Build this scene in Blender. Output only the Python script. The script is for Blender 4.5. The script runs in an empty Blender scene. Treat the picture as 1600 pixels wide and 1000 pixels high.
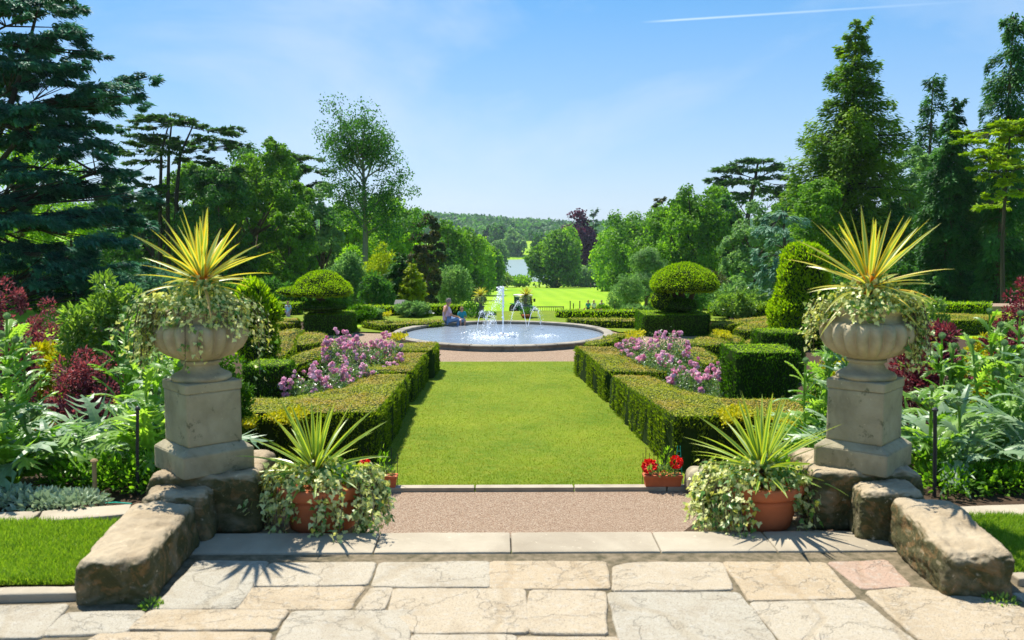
import bpy, bmesh, math, random
import numpy as np
from mathutils import Vector, Matrix, Euler

# ------------------------------------------------------------------ camera, sky, sun, exposure
sc = bpy.context.scene
C = sc.collection
F = 1500.0                                   # focal length in photo pixels (photo 1600 x 1000)
cam_d = bpy.data.cameras.new('camera')
cam = bpy.data.objects.new('camera', cam_d); C.objects.link(cam)
cam.location = (0, 0, 1.6)
PITCH = math.atan(155 / F); YAW = math.atan(18 / F)
cam.rotation_euler = (math.pi / 2 - PITCH, 0, -YAW)
cam_d.sensor_width = 36; cam_d.lens = 36 * F / 1600
cam_d.clip_start = 0.1; cam_d.clip_end = 9000
cam_d.dof.use_dof = True; cam_d.dof.focus_distance = 22; cam_d.dof.aperture_fstop = 5.0
sc.camera = cam
ROT = Euler((math.pi / 2 - PITCH, 0, -YAW)).to_matrix()

SUN_DIR = Vector((-0.315, 0.46, 1.0)).normalized()          # towards the sun: behind the garden, left
SUN_EL = math.asin(SUN_DIR.z)
SUN_AZ = math.atan2(SUN_DIR.x, SUN_DIR.y)                   # clockwise from +Y
sun_d = bpy.data.lights.new('sun', 'SUN'); sun_d.energy = 5.0; sun_d.angle = math.radians(0.5)
sun_d.color = (1.0, 0.955, 0.87)
sun = bpy.data.objects.new('sun', sun_d); C.objects.link(sun)
sun.rotation_euler = SUN_DIR.to_track_quat('Z', 'Y').to_euler()
sun.location = (0, 0, 30)

world = bpy.data.worlds.new('World'); sc.world = world; world.use_nodes = True
EXPOSURE = 0.90
sc.view_settings.view_transform = 'Standard'; sc.view_settings.look = 'None'
sc.view_settings.exposure = EXPOSURE; sc.view_settings.gamma = 1
cy = sc.cycles
cy.use_denoising = True
cy.max_bounces = 7; cy.diffuse_bounces = 3; cy.glossy_bounces = 3; cy.transmission_bounces = 4
cy.volume_bounces = 0; cy.transparent_max_bounces = 8
cy.caustics_reflective = False; cy.caustics_refractive = False
cy.sample_clamp_indirect = 6

def ray(px, py):
    return ROT @ Vector(((px - 800) / F, -(py - 500) / F, -1))
def at(px, py, Y):                           # world point seen at a photo pixel, at forward distance Y
    r = ray(px, py); t = Y / r.y
    return Vector((r.x * t, Y, 1.6 + r.z * t))
def onz(px, py, z):
    r = ray(px, py); t = (z - 1.6) / r.z
    return Vector((r.x * t, r.y * t, z))

def world_nodes():
    nt = world.node_tree; n = nt.nodes; l = nt.links; n.clear()
    out = n.new('ShaderNodeOutputWorld'); bg = n.new('ShaderNodeBackground'); bg.inputs[1].default_value = 0.11
    sky = n.new('ShaderNodeTexSky'); sky.sky_type = 'NISHITA'; sky.sun_disc = False
    sky.sun_elevation = SUN_EL; sky.sun_rotation = SUN_AZ
    sky.altitude = 60; sky.air_density = 1.0; sky.dust_density = 0.25; sky.ozone_density = 3.0
    tc = n.new('ShaderNodeTexCoord')
    hs = n.new('ShaderNodeHueSaturation'); hs.inputs['Saturation'].default_value = 1.15
    hs.inputs['Value'].default_value = 1.0
    tint = n.new('ShaderNodeMixRGB'); tint.blend_type = 'MULTIPLY'; tint.inputs[0].default_value = 1; tint.inputs[2].default_value = (0.66, 0.80, 1.00, 1)
    l.new(sky.outputs[0], tint.inputs[1])
    # clear summer air: pale blue at the horizon, deeper blue above
    sep = n.new('ShaderNodeSeparateXYZ'); l.new(tc.outputs['Generated'], sep.inputs[0])
    gr = n.new('ShaderNodeValToRGB'); l.new(sep.outputs['Z'], gr.inputs[0]); e = gr.color_ramp.elements
    while len(e) < 4: e.new(0.5)
    for i, (p, c) in enumerate(((0.0, (0.60, 0.70, 0.82)), (0.10, (0.44, 0.62, 0.84)), (0.26, (0.19, 0.46, 0.80)), (0.9, (0.08, 0.27, 0.66)))): e[i].position = p; e[i].color = (*c, 1)
    gs = n.new('ShaderNodeMixRGB'); gs.blend_type = 'MULTIPLY'; gs.inputs[0].default_value = 1; gs.inputs[2].default_value = (5.0, 5.0, 5.0, 1); l.new(gr.outputs[0], gs.inputs[1])
    bl = n.new('ShaderNodeMixRGB'); bl.inputs[0].default_value = 0.75; l.new(tint.outputs[0], bl.inputs[1]); l.new(gs.outputs[0], bl.inputs[2]); l.new(bl.outputs[0], hs.inputs['Color'])
    # thin high cloud: stretched noise on the sky direction
    mp = n.new('ShaderNodeMapping'); mp.inputs['Scale'].default_value = (1.6, 0.6, 3.2)
    mp.inputs['Location'].default_value = (2.3, 0.4, 0.2)
    ns = n.new('ShaderNodeTexNoise'); ns.inputs['Scale'].default_value = 1.7; ns.inputs['Detail'].default_value = 7
    ns.inputs['Roughness'].default_value = 0.55; ns.inputs['Distortion'].default_value = 0.35
    l.new(tc.outputs['Generated'], mp.inputs[0]); l.new(mp.outputs[0], ns.inputs[0])
    rp = n.new('ShaderNodeValToRGB'); rp.color_ramp.elements[0].position = 0.42; rp.color_ramp.elements[1].position = 0.74
    rp.color_ramp.elements[1].color = (0.75, 0.75, 0.75, 1)
    l.new(ns.outputs[0], rp.inputs[0])
    mx = n.new('ShaderNodeMixRGB'); mx.inputs[2].default_value = (3.9, 4.4, 5.0, 1)
    l.new(rp.outputs[0], mx.inputs[0]); l.new(hs.outputs[0], mx.inputs[1])
    # contrail: a thin great-circle streak of ice cloud
    a = ray(1000, 35).normalized(); b = ray(1530, 1).normalized()
    nn = a.cross(b).normalized(); ax = (b - a).normalized()
    def vdot(v):
        d = n.new('ShaderNodeVectorMath'); d.operation = 'DOT_PRODUCT'; d.inputs[1].default_value = v
        l.new(tc.outputs['Generated'], d.inputs[0]); return d.outputs['Value']
    def mth(op, x, y=None, cl=False):
        m = n.new('ShaderNodeMath'); m.operation = op; m.use_clamp = cl
        for i, q in enumerate((x, y)):
            if q is None: continue
            if isinstance(q, (int, float)): m.inputs[i].default_value = q
            else: l.new(q, m.inputs[i])
        return m.outputs[0]
    dist = mth('ABSOLUTE', vdot(nn))
    band = mth('SUBTRACT', 1.0, mth('DIVIDE', dist, 0.0015), True)
    s = vdot(ax); s0 = a.dot(ax); s1 = b.dot(ax)
    m1 = mth('MULTIPLY', mth('SUBTRACT', s, s0), 30, True)
    m2 = mth('DIVIDE', mth('SUBTRACT', s1, s), (s1 - s0) * 0.8, True)
    tr = mth('MULTIPLY', mth('MULTIPLY', band, m1), mth('MULTIPLY', m2, 0.6))
    mx2 = n.new('ShaderNodeMixRGB'); mx2.inputs[2].default_value = (4.6, 5.4, 6.2, 1)
    l.new(tr, mx2.inputs[0]); l.new(mx.outputs[0], mx2.inputs[1])
    l.new(mx2.outputs[0], bg.inputs[0]); l.new(bg.outputs[0], out.inputs[0])
world_nodes()

# ------------------------------------------------------------------ helpers
rng = np.random.default_rng(7)
random.seed(7)
def U(a, b, n=None): return rng.uniform(a, b, n)

def wobble(P, scale, seed=0, octs=3):
    """smooth pseudo noise of positions (N,3) -> (N,) about -1..1"""
    r = np.random.default_rng(1000 + seed); out = np.zeros(len(P)); amp = 1; tot = 0
    for o in range(octs):
        f = (2.0 ** o) / scale
        v = np.zeros(len(P))
        for k in range(4):
            d = r.normal(size=3); d /= np.linalg.norm(d); ph = r.uniform(0, 6.28)
            d2 = r.normal(size=3); ph2 = r.uniform(0, 6.28)
            v += np.sin((P @ d) * f * 2.6 + ph + 1.3 * np.sin((P @ d2) * f * 1.1 + ph2))
        out += amp * v / 2.4; tot += amp; amp *= 0.55
    return out / tot

class Geo:
    """collects faces, links them as ONE mesh"""
    def __init__(s): s.v = []; s.l = []; s.s = []; s.c = []; s.m = []; s.n = 0
    def add(s, V, faces, c=None, mi=0):
        V = np.asarray(V, dtype=np.float32).reshape(-1, 3)
        if isinstance(faces, np.ndarray):
            s.l.append((faces.reshape(-1) + s.n).astype(np.int32)); k = faces.shape[1]
            s.s.append(np.full(faces.shape[0], k, np.int32)); nf = faces.shape[0]
        else:
            s.l.append(np.concatenate([np.asarray(f) for f in faces]).astype(np.int32) + s.n)
            s.s.append(np.array([len(f) for f in faces], np.int32)); nf = len(faces)
        col = np.zeros((len(V), 4), np.float32); col[:, 3] = 1
        if c is None: col[:, 0] = 0.5
        else:
            c = np.asarray(c, np.float32)
            if c.ndim == 0: col[:, 0] = c
            elif c.ndim == 1: col[:, 0] = c
            else: col[:, :c.shape[1]] = c
        s.c.append(col); s.v.append(V); s.m.append(np.full(nf, mi, np.int32)); s.n += len(V)
        return s
    def mesh(s, name, mats, smooth=False):
        me = bpy.data.meshes.new(name)
        V = np.concatenate(s.v); L = np.concatenate(s.l); S = np.concatenate(s.s)
        me.vertices.add(len(V)); me.vertices.foreach_set('co', V.reshape(-1))
        me.loops.add(len(L)); me.loops.foreach_set('vertex_index', L)
        me.polygons.add(len(S)); st = np.zeros(len(S), np.int32); st[1:] = np.cumsum(S)[:-1]
        me.polygons.foreach_set('loop_start', st)
        me.polygons.foreach_set('material_index', np.concatenate(s.m))
        me.polygons.foreach_set('use_smooth', np.full(len(S), smooth, bool))
        a = me.attributes.new('col', 'FLOAT_COLOR', 'POINT'); a.data.foreach_set('color', np.concatenate(s.c).reshape(-1))
        me.update(calc_edges=True); me.validate()
        for m in (mats if isinstance(mats, (list, tuple)) else [mats]): me.materials.append(m)
        return me
    def link(s, name, mats, parent=None, smooth=False, loc=None):
        o = bpy.data.objects.new(name, s.mesh(name, mats, smooth)); C.objects.link(o)
        if parent: o.parent = parent
        if loc is not None: o.location = loc
        return o

def tag(o, label, cat, group=None):
    o['label'] = label; o['category'] = cat
    if group: o['group'] = group
    return o
def struct(o): o['kind'] = 'structure'; return o
def thing(name, label, cat, loc=(0, 0, 0), rz=0, group=None):
    o = bpy.data.objects.new(name, None); C.objects.link(o); o.empty_display_size = 0.2
    o.location = loc; o.rotation_euler = (0, 0, rz)
    return tag(o, label, cat, group)
def copy_tree(o, parent=None):
    c = o.copy(); C.objects.link(c); c.parent = parent
    for ch in list(o.children): copy_tree(ch, c)
    return c

def norm(A): return A / np.maximum(np.linalg.norm(A, axis=1, keepdims=True), 1e-9)
TPL = {
    'quad': (np.array([(0, 0, 0), (.5, .5, .05), (1, 0, 0), (.5, -.5, .05)]), np.array([[0, 1, 2, 3]])),
    'leaf': (np.array([(0, 0, 0), (.3, .42, .06), (.7, .32, .04), (1, 0, -.06), (.7, -.32, .04), (.3, -.42, .06)]), np.array([[0, 1, 2, 3], [0, 3, 4, 5]])),
    'blade': (np.array([(0, .5, 0), (0, -.5, 0), (.6, -.3, .06), (.6, .3, .06), (1, 0, .25)]), [[0, 1, 2, 3], [3, 2, 4]]),
    'ivy': (np.array([(0, 0, 0), (-.12, .3, .02), (.2, .5, 0), (.45, .25, .04), (1, 0, -.08), (.45, -.25, .04), (.2, -.5, 0), (-.12, -.3, .02)]),
            [[0, 1, 2, 3], [0, 3, 4], [0, 4, 5], [0, 5, 6, 7]]),
    'spray': (np.array([(0, .12, 0), (0, -.12, 0), (.45, -.5, -.03), (1, -.1, -.16), (1, .1, -.16), (.45, .5, -.03)]), np.array([[0, 1, 2, 3], [0, 3, 4, 5]])),
}
def leaves(g, P, T, N, L, W, tpl='quad', c=None, mi=0):
    """put one small leaf at each point P, pointing along T, facing N"""
    P = np.asarray(P); n = len(P)
    if n == 0: return
    T = norm(np.asarray(T)); B = norm(np.cross(np.asarray(N), T)); N2 = np.cross(T, B)
    tv, tf = TPL[tpl]; k = len(tv)
    L = np.broadcast_to(np.asarray(L, float), (n,)); W = np.broadcast_to(np.asarray(W, float), (n,))
    V = (P[:, None, :] + T[:, None, :] * (tv[None, :, 0] * L[:, None])[..., None]
         + B[:, None, :] * (tv[None, :, 1] * W[:, None])[..., None] + N2[:, None, :] * (tv[None, :, 2] * L[:, None])[..., None])
    if c is None: c = rng.random(n)
    c = np.asarray(c, float)
    if c.ndim == 1: c = np.stack([c, rng.random(n)], 1)
    cc = np.repeat(c[:, None, :], k, 1).reshape(n * k, -1)
    off = (np.arange(n) * k)
    groups = {}
    for f in (tf if isinstance(tf, list) else tf.tolist()): groups.setdefault(len(f), []).append(f)
    first = True
    base = g.n
    for sz, fl in groups.items():
        fa = (np.array(fl)[None] + off[:, None, None]).reshape(-1, sz)
        if first: g.add(V.reshape(-1, 3), fa, cc, mi); first = False
        else:
            g.l.append((fa.reshape(-1) + base).astype(np.int32)); g.s.append(np.full(len(fa), sz, np.int32)); g.m.append(np.full(len(fa), mi, np.int32))

def rand_dirs(n): return norm(rng.normal(size=(n, 3)))

def tube(g, pts, radii, seg=7, c=0.5, cap=True, mi=0):
    pts = [Vector(p) for p in pts]; n = len(pts); V = []; 
    up = Vector((0, 0, 1))
    a0 = None
    for i, p in enumerate(pts):
        t = (pts[min(i + 1, n - 1)] - pts[max(i - 1, 0)]).normalized()
        if a0 is None: a0 = t.orthogonal().normalized()
        a0 = (a0 - t * a0.dot(t)).normalized(); b0 = t.cross(a0)
        for j in range(seg):
            an = 2 * math.pi * j / seg
            V.append(p + (a0 * math.cos(an) + b0 * math.sin(an)) * radii[i])
    Fc = [[i * seg + j, i * seg + (j + 1) % seg, (i + 1) * seg + (j + 1) % seg, (i + 1) * seg + j] for i in range(n - 1) for j in range(seg)]
    if cap: Fc += [list(range(seg))[::-1], [(n - 1) * seg + j for j in range(seg)]]
    g.add([tuple(v) for v in V], Fc, c, mi)

def lathe(g, prof, seg=32, c=0.5, fl=0, flamp=0.0, flz=(0, 0), cx=0, cy=0, mi=0):
    """revolve (r,z) rows; fl lobes of relative depth flamp between heights flz"""
    V = []; n = len(prof)
    for r, z in prof:
        k = 0
        if fl and flz[0] < z < flz[1]: k = math.sin(math.pi * (z - flz[0]) / (flz[1] - flz[0])) ** 0.5
        for j in range(seg):
            a = 2 * math.pi * j / seg
            rr = r * (1 - flamp * k * (1 - abs(math.sin(a * fl / 2)))) if fl else r
            V.append((cx + rr * math.cos(a), cy + rr * math.sin(a), z))
    Fc = [[i * seg + j, i * seg + (j + 1) % seg, (i + 1) * seg + (j + 1) % seg, (i + 1) * seg + j] for i in range(n - 1) for j in range(seg)]
    if prof[0][0] > 1e-4: Fc.append(list(range(seg))[::-1])
    if prof[-1][0] > 1e-4: Fc.append([(n - 1) * seg + j for j in range(seg)])
    g.add(V, Fc, c, mi)

def box(g, c0, dim, rz=0, top=1.0, c=0.5, mi=0, bev=0):
    """box centred at c0 in xy with its bottom at c0.z; top scales the upper face"""
    x, y, z = c0; a, b, h = dim[0] / 2, dim[1] / 2, dim[2]
    cs, sn = math.cos(rz), math.sin(rz); V = []
    rows = [(0, 1.0), (h, top)] if not bev else [(0, 1 - bev / a), (bev, 1.0), (h - bev, top), (h, top - bev / a)]
    for hz, s in rows:
        for sx, sy in ((-1, -1), (1, -1), (1, 1), (-1, 1)):
            u, v = sx * a * s, sy * b * s
            V.append((x + u * cs - v * sn, y + u * sn + v * cs, z + hz))
    Fc = [[3, 2, 1, 0]]
    for i in range(len(rows) - 1):
        for j in range(4): Fc.append([i * 4 + j, i * 4 + (j + 1) % 4, (i + 1) * 4 + (j + 1) % 4, (i + 1) * 4 + j])
    k = (len(rows) - 1) * 4; Fc.append([k, k + 1, k + 2, k + 3])
    g.add(V, Fc, c, mi)

def rounded_block(dim, r, n=14, amp=0.01, seed=0, sc_=0.15):
    """rounded stone of size dim centred at the origin, rough surface; returns V, quads"""
    h = np.array(dim) / 2; V = []; Q = []
    for ax in range(3):
        for sg in (-1, 1):
            u = np.linspace(-1, 1, n + 1); A, B = np.meshgrid(u, u, indexing='ij')
            P = np.zeros((n + 1, n + 1, 3)); P[..., ax] = sg
            P[..., (ax + 1) % 3] = A; P[..., (ax + 2) % 3] = B
            b = len(V) * (n + 1) ** 2; V.append(P.reshape(-1, 3))
            i, j = np.meshgrid(np.arange(n), np.arange(n), indexing='ij'); q = (i * (n + 1) + j).reshape(-1)
            f = np.stack([q, q + n + 1, q + n + 2, q + 1], 1)
            if sg < 0: f = f[:, ::-1]
            Q.append(f + b)
    V = np.concatenate(V) * h; Q = np.concatenate(Q)
    inner = np.clip(V, -(h - r), h - r); d = V - inner; dn = np.linalg.norm(d, axis=1, keepdims=True)
    nr = np.where(dn > 1e-6, d / np.maximum(dn, 1e-6), 0)
    V = inner + nr * np.minimum(dn, r)
    V = V + nr * (wobble(V, sc_, seed, 4) * amp)[:, None]
    return V, Q

def solid(g, V, Q, name=None): g.add(V, Q)
def weld(me, dist=0.0005):
    bm = bmesh.new(); bm.from_mesh(me); bmesh.ops.remove_doubles(bm, verts=bm.verts, dist=dist)
    bmesh.ops.recalc_face_normals(bm, faces=bm.faces); bm.to_mesh(me); bm.free(); me.update()

def sample(V, Q, n):
    """n random points on a quad surface with outward normals"""
    V = np.asarray(V); a, b, c, d = V[Q[:, 0]], V[Q[:, 1]], V[Q[:, 2]], V[Q[:, 3]]
    nr = np.cross(c - a, d - b); ar = np.linalg.norm(nr, axis=1) + 1e-9; nn = nr / ar[:, None]
    idx = rng.choice(len(Q), n, p=ar / ar.sum()); u = rng.random(n)[:, None]; v = rng.random(n)[:, None]
    P = (a[idx] * (1 - u) + b[idx] * u) * (1 - v) + (d[idx] * (1 - u) + c[idx] * u) * v
    return P, nn[idx]
def area(V, Q):
    V = np.asarray(V); return np.linalg.norm(np.cross(V[Q[:, 2]] - V[Q[:, 0]], V[Q[:, 3]] - V[Q[:, 1]]), axis=1).sum() / 2

# ------------------------------------------------------------------ materials
class NB:
    def __init__(s, name):
        s.m = bpy.data.materials.new(name); s.m.use_nodes = True; s.t = s.m.node_tree; s.t.nodes.clear()
        s.out = s.add('ShaderNodeOutputMaterial')
    def add(s, t, **k):
        n = s.t.nodes.new(t)
        for a, b in k.items(): setattr(n, a, b)
        return n
    def lk(s, a, b): s.t.links.new(a, b)
    def set(s, n, **k):
        for a, b in k.items():
            i = n.inputs[a.replace('_', ' ')]
            if hasattr(b, 'links') or isinstance(b, bpy.types.NodeSocket): s.lk(b, i)
            else: i.default_value = b
        return n
    def noise(s, scale, detail=5, rough=0.55, vec=None, dist=0.0):
        n = s.add('ShaderNodeTexNoise'); n.inputs['Scale'].default_value = scale; n.inputs['Detail'].default_value = detail
        n.inputs['Roughness'].default_value = rough; n.inputs['Distortion'].default_value = dist
        s.lk(vec if vec is not None else s.pos(), n.inputs['Vector']); return n.outputs[0]
    def pos(s, obj=True):
        if not hasattr(s, '_p'): s._p = s.add('ShaderNodeTexCoord')
        return s._p.outputs['Object']
    def ramp(s, fac, stops):
        r = s.add('ShaderNodeValToRGB'); e = r.color_ramp.elements
        while len(e) < len(stops): e.new(0.5)
        for i, (p, c) in enumerate(stops): e[i].position = p; e[i].color = (*c, 1) if len(c) == 3 else c
        s.lk(fac, r.inputs[0]); return r.outputs[0]
    def mix(s, f, a, b, bt='MIX'):
        m = s.add('ShaderNodeMixRGB', blend_type=bt)
        for i, q in enumerate((f, a, b)):
            if isinstance(q, bpy.types.NodeSocket): s.lk(q, m.inputs[i])
            elif isinstance(q, (int, float)): m.inputs[i].default_value = q if i == 0 else (q, q, q, 1)
            else: m.inputs[i].default_value = (*q, 1)
        return m.outputs[0]
    def math(s, op, a, b=0.0, cl=False):
        m = s.add('ShaderNodeMath', operation=op, use_clamp=cl)
        for i, q in enumerate((a, b)):
            if isinstance(q, bpy.types.NodeSocket): s.lk(q, m.inputs[i])
            else: m.inputs[i].default_value = q
        return m.outputs[0]
    def attr(s):
        a = s.add('ShaderNodeAttribute', attribute_name='col'); sp = s.add('ShaderNodeSeparateColor'); s.lk(a.outputs['Color'], sp.inputs[0]); return sp.outputs
    def bump(s, h, strength=0.3, dist=0.02):
        b = s.add('ShaderNodeBump'); b.inputs['Strength'].default_value = strength; b.inputs['Distance'].default_value = dist
        s.lk(h, b.inputs['Height']); return b.outputs[0]
    def pbr(s, col, rough=0.6, spec=0.4, normal=None, metal=0.0, **k):
        p = s.add('ShaderNodeBsdfPrincipled')
        if isinstance(col, bpy.types.NodeSocket): s.lk(col, p.inputs['Base Color'])
        else: p.inputs['Base Color'].default_value = (*col, 1)
        if isinstance(rough, bpy.types.NodeSocket): s.lk(rough, p.inputs['Roughness'])
        else: p.inputs['Roughness'].default_value = rough
        p.inputs['Specular IOR Level'].default_value = spec; p.inputs['Metallic'].default_value = metal
        if normal is not None: s.lk(normal, p.inputs['Normal'])
        for a, b in k.items(): p.inputs[a.replace('_', ' ')].default_value = b
        return p.outputs[0]
    def done(s, sh): s.lk(sh, s.out.inputs[0]); return s.m

def leaf_mat(name, c1, c2, tr=0.35, trc=None, rough=0.55, spec=0.18, patch=None, pscale=1.2):
    b = NB(name); v = b.attr()
    col = b.mix(v[0], c1, c2)
    if patch: col = b.mix(b.ramp(b.noise(pscale, 3), [(0.45, (0, 0, 0)), (0.62, (1, 1, 1))]), col, patch)
    col = b.mix(0.35, col, b.mix(v[1], (0.35,) * 3, (1.0,) * 3), 'MULTIPLY')
    p = b.pbr(col, rough, spec)
    t = b.add('ShaderNodeBsdfTranslucent')
    tc = b.mix(1.0, col, trc or (1.5, 1.55, 0.55), 'MULTIPLY'); b.lk(tc, t.inputs[0])
    m = b.add('ShaderNodeMixShader'); m.inputs[0].default_value = tr
    b.lk(p, m.inputs[1]); b.lk(t.outputs[0], m.inputs[2]); return b.done(m.outputs[0])

def plain(name, col, rough=0.6, spec=0.4, metal=0.0, var=0.15, scale=12, bump=0.1):
    b = NB(name); n = b.noise(scale)
    c = b.mix(n, tuple(x * (1 - var) for x in col), tuple(min(1, x * (1 + var)) for x in col))
    return b.done(b.pbr(c, rough, spec, b.bump(n, bump, 0.01), metal))

def stone_mat(name, base, alt, dark, moss=None, mossy=0.0, scale=6, side=None, bump=0.35):
    b = NB(name)
    n1 = b.noise(scale, 8, 0.65); n2 = b.noise(scale * 0.35, 4, 0.6, dist=0.6); n3 = b.noise(scale * 14, 3, 0.7)
    c = b.mix(b.ramp(n1, [(0.3, (0, 0, 0)), (0.7, (1, 1, 1))]), base, alt)
    c = b.mix(b.ramp(n2, [(0.42, (0, 0, 0)), (0.72, (1, 1, 1))]), c, dark)
    g = b.add('ShaderNodeNewGeometry'); sx = b.add('ShaderNodeSeparateXYZ'); b.lk(g.outputs['Normal'], sx.inputs[0])
    if side:   # algae and dirt keep to the steep faces
        f = b.ramp(sx.outputs['Z'], [(0.35, (1, 1, 1)), (0.8, (0, 0, 0))])
        f = b.mix(1.0, f, b.ramp(b.noise(scale * 0.7, 6, 0.6, dist=1.0), [(0.48, (1, 1, 1)), (0.76, (0.45, 0.45, 0.45))]), 'MULTIPLY')
        c = b.mix(f, c, b.ramp(b.noise(scale * 1.5, 8, 0.7, dist=1.2), [(0.36, side[1]), (0.52, tuple(x * 1.3 for x in side[1])), (0.60, side[0]), (0.68, (0.17, 0.13, 0.06)), (0.78, (0.30, 0.27, 0.19))]))
    if moss:
        f = b.ramp(b.noise(scale * 1.6, 7, 0.7), [(0.56 - mossy, (0, 0, 0)), (0.64 - mossy, (1, 1, 1))]); c = b.mix(f, c, moss)
    c = b.mix(b.ramp(b.noise(scale * 5, 5, 0.7), [(0.62, (0, 0, 0)), (0.7, (0.6, 0.6, 0.6))]), c, tuple(min(1, x * 1.5) for x in alt))
    h = b.mix(0.5, b.mix(0.5, n1, n3), b.noise(scale * 4, 8, 0.75))
    return b.done(b.pbr(c, 0.88, 0.25, b.bump(h, bump, 0.02)))

M = {}
M['cordyline'] = None
def mats():
    G = M
    G['pedestal'] = stone_mat('weathered_limestone', (0.285, 0.24, 0.145), (0.375, 0.325, 0.215), (0.155, 0.13, 0.08), (0.12, 0.115, 0.065), -0.03, 8)
    G['urn'] = stone_mat('urn_stone', (0.345, 0.28, 0.17), (0.43, 0.36, 0.235), (0.17, 0.145, 0.10), (0.20, 0.18, 0.10), -0.05, 9)
    G['wallstone'] = stone_mat('sandstone_block', (0.35, 0.27, 0.165), (0.44, 0.355, 0.235), (0.20, 0.145, 0.08), (0.42, 0.38, 0.29), -0.10, 7,
                               side=((0.17, 0.10, 0.035), (0.055, 0.052, 0.018)), bump=0.9)
    G['coping'] = stone_mat('basin_stone', (0.25, 0.22, 0.17), (0.32, 0.285, 0.22), (0.13, 0.115, 0.09), None, 0, 5)
    G['terracotta'] = plain('terracotta', (0.46, 0.125, 0.045), 0.8, 0.25, var=0.25, scale=9)
    G['bark'] = plain('bark', (0.10, 0.075, 0.05), 0.9, 0.2, var=0.5, scale=14, bump=0.6)
    G['bark_grey'] = plain('bark_grey', (0.15, 0.15, 0.13), 0.9, 0.2, var=0.4, scale=8, bump=0.5)
    G['bark_dark'] = plain('bark_dark', (0.045, 0.038, 0.03), 0.9, 0.2, var=0.5, scale=9, bump=0.5)
    G['black_iron'] = plain('black_iron', (0.02, 0.02, 0.022), 0.5, 0.4, scale=30)
    G['timber'] = plain('weathered_timber', (0.34, 0.22, 0.11), 0.8, 0.2, var=0.35, scale=25)
    G['bench_wood'] = plain('bench_wood', (0.055, 0.05, 0.045), 0.7, 0.3, var=0.4, scale=20)
    G['twine'] = plain('green_twine', (0.02, 0.42, 0.30), 0.7, 0.2)
    G['soil'] = plain('soil', (0.055, 0.036, 0.022), 0.95, 0.1, var=0.5, scale=30, bump=0.8)
    # foliage
    G['hedge_core'] = plain('hedge_core', (0.022, 0.040, 0.008), 0.95, 0.05, var=0.5, scale=10, bump=0.6)
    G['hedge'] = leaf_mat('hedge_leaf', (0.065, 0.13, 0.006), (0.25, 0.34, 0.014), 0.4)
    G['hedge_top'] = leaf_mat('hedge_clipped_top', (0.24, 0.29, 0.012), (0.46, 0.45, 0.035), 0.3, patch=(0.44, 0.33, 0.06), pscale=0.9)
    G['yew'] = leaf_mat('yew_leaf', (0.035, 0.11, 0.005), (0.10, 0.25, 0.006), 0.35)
    G['yew_lit'] = leaf_mat('sunlit_yew_leaf', (0.14, 0.29, 0.005), (0.40, 0.56, 0.008), 0.45)  # lighter copy of the yew leaf, sunlit tone put into its colour
    G['gold'] = leaf_mat('golden_leaf', (0.36, 0.40, 0.01), (0.70, 0.62, 0.02), 0.35, (1.15, 1.1, 0.3))
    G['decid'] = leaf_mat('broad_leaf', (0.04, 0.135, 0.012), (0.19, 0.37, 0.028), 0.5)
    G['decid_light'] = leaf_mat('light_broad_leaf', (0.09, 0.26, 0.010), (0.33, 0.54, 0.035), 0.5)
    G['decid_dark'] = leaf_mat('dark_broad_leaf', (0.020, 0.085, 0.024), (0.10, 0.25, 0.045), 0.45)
    G['decid_grey'] = leaf_mat('grey_green_leaf', (0.08, 0.20, 0.06), (0.28, 0.44, 0.16), 0.45, (1.2, 1.3, 0.7))
    G['mottled'] = leaf_mat('dark_mottled_leaf', (0.022, 0.060, 0.022), (0.13, 0.12, 0.05), 0.3)
    G['copper'] = leaf_mat('copper_beech_leaf', (0.045, 0.013, 0.035), (0.11, 0.032, 0.075), 0.30, (1.6, .7, 1.0))
    G['cedar'] = leaf_mat('cedar_needle', (0.020, 0.080, 0.018), (0.12, 0.25, 0.04), 0.3, (1.1, 1.3, .8))
    G['cedar_blue'] = leaf_mat('blue_cedar_needle', (0.012, 0.075, 0.058), (0.09, 0.29, 0.15), 0.3, (1.0, 1.2, 1.0))
    G['cedar_pale'] = leaf_mat('pale_blue_cedar_needle', (0.08, 0.20, 0.12), (0.18, 0.34, 0.20), 0.25, (1.0, 1.2, 1.0))
    G['cedar_lime'] = leaf_mat('golden_cedar_needle', (0.15, 0.28, 0.008), (0.38, 0.50, 0.012), 0.4)
    G['conifer'] = leaf_mat('conifer_spray', (0.035, 0.13, 0.010), (0.21, 0.34, 0.012), 0.4)
    G['conifer_dark'] = leaf_mat('dark_conifer_spray', (0.012, 0.075, 0.020), (0.09, 0.25, 0.045), 0.33)
    G['conifer_gold'] = leaf_mat('golden_conifer_spray', (0.18, 0.27, 0.008), (0.46, 0.52, 0.015), 0.4)
    G['shrub'] = leaf_mat('shrub_leaf', (0.09, 0.21, 0.025), (0.28, 0.42, 0.08), 0.42, rough=0.4, spec=0.5)
    G['berberis'] = leaf_mat('berberis_leaf', (0.13, 0.040, 0.048), (0.38, 0.155, 0.15), 0.35, (1.6, 0.8, 0.8))
    G['berberis_dark'] = leaf_mat('dark_berberis_leaf', (0.08, 0.018, 0.026), (0.33, 0.09, 0.10), 0.3, (1.6, 0.8, 0.8))
    G['rose_leaf'] = leaf_mat('rose_leaf', (0.06, 0.15, 0.03), (0.24, 0.36, 0.15), 0.3, rough=0.35, spec=0.6)
    G['pink'] = leaf_mat('pink_petal', (0.92, 0.36, 0.52), (0.98, 0.70, 0.80), 0.3, (1.0, 0.9, 0.95))
    G['white_petal'] = leaf_mat('white_petal', (0.6, 0.62, 0.5), (0.8, 0.8, 0.75), 0.3, (1, 1, 1))
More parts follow.
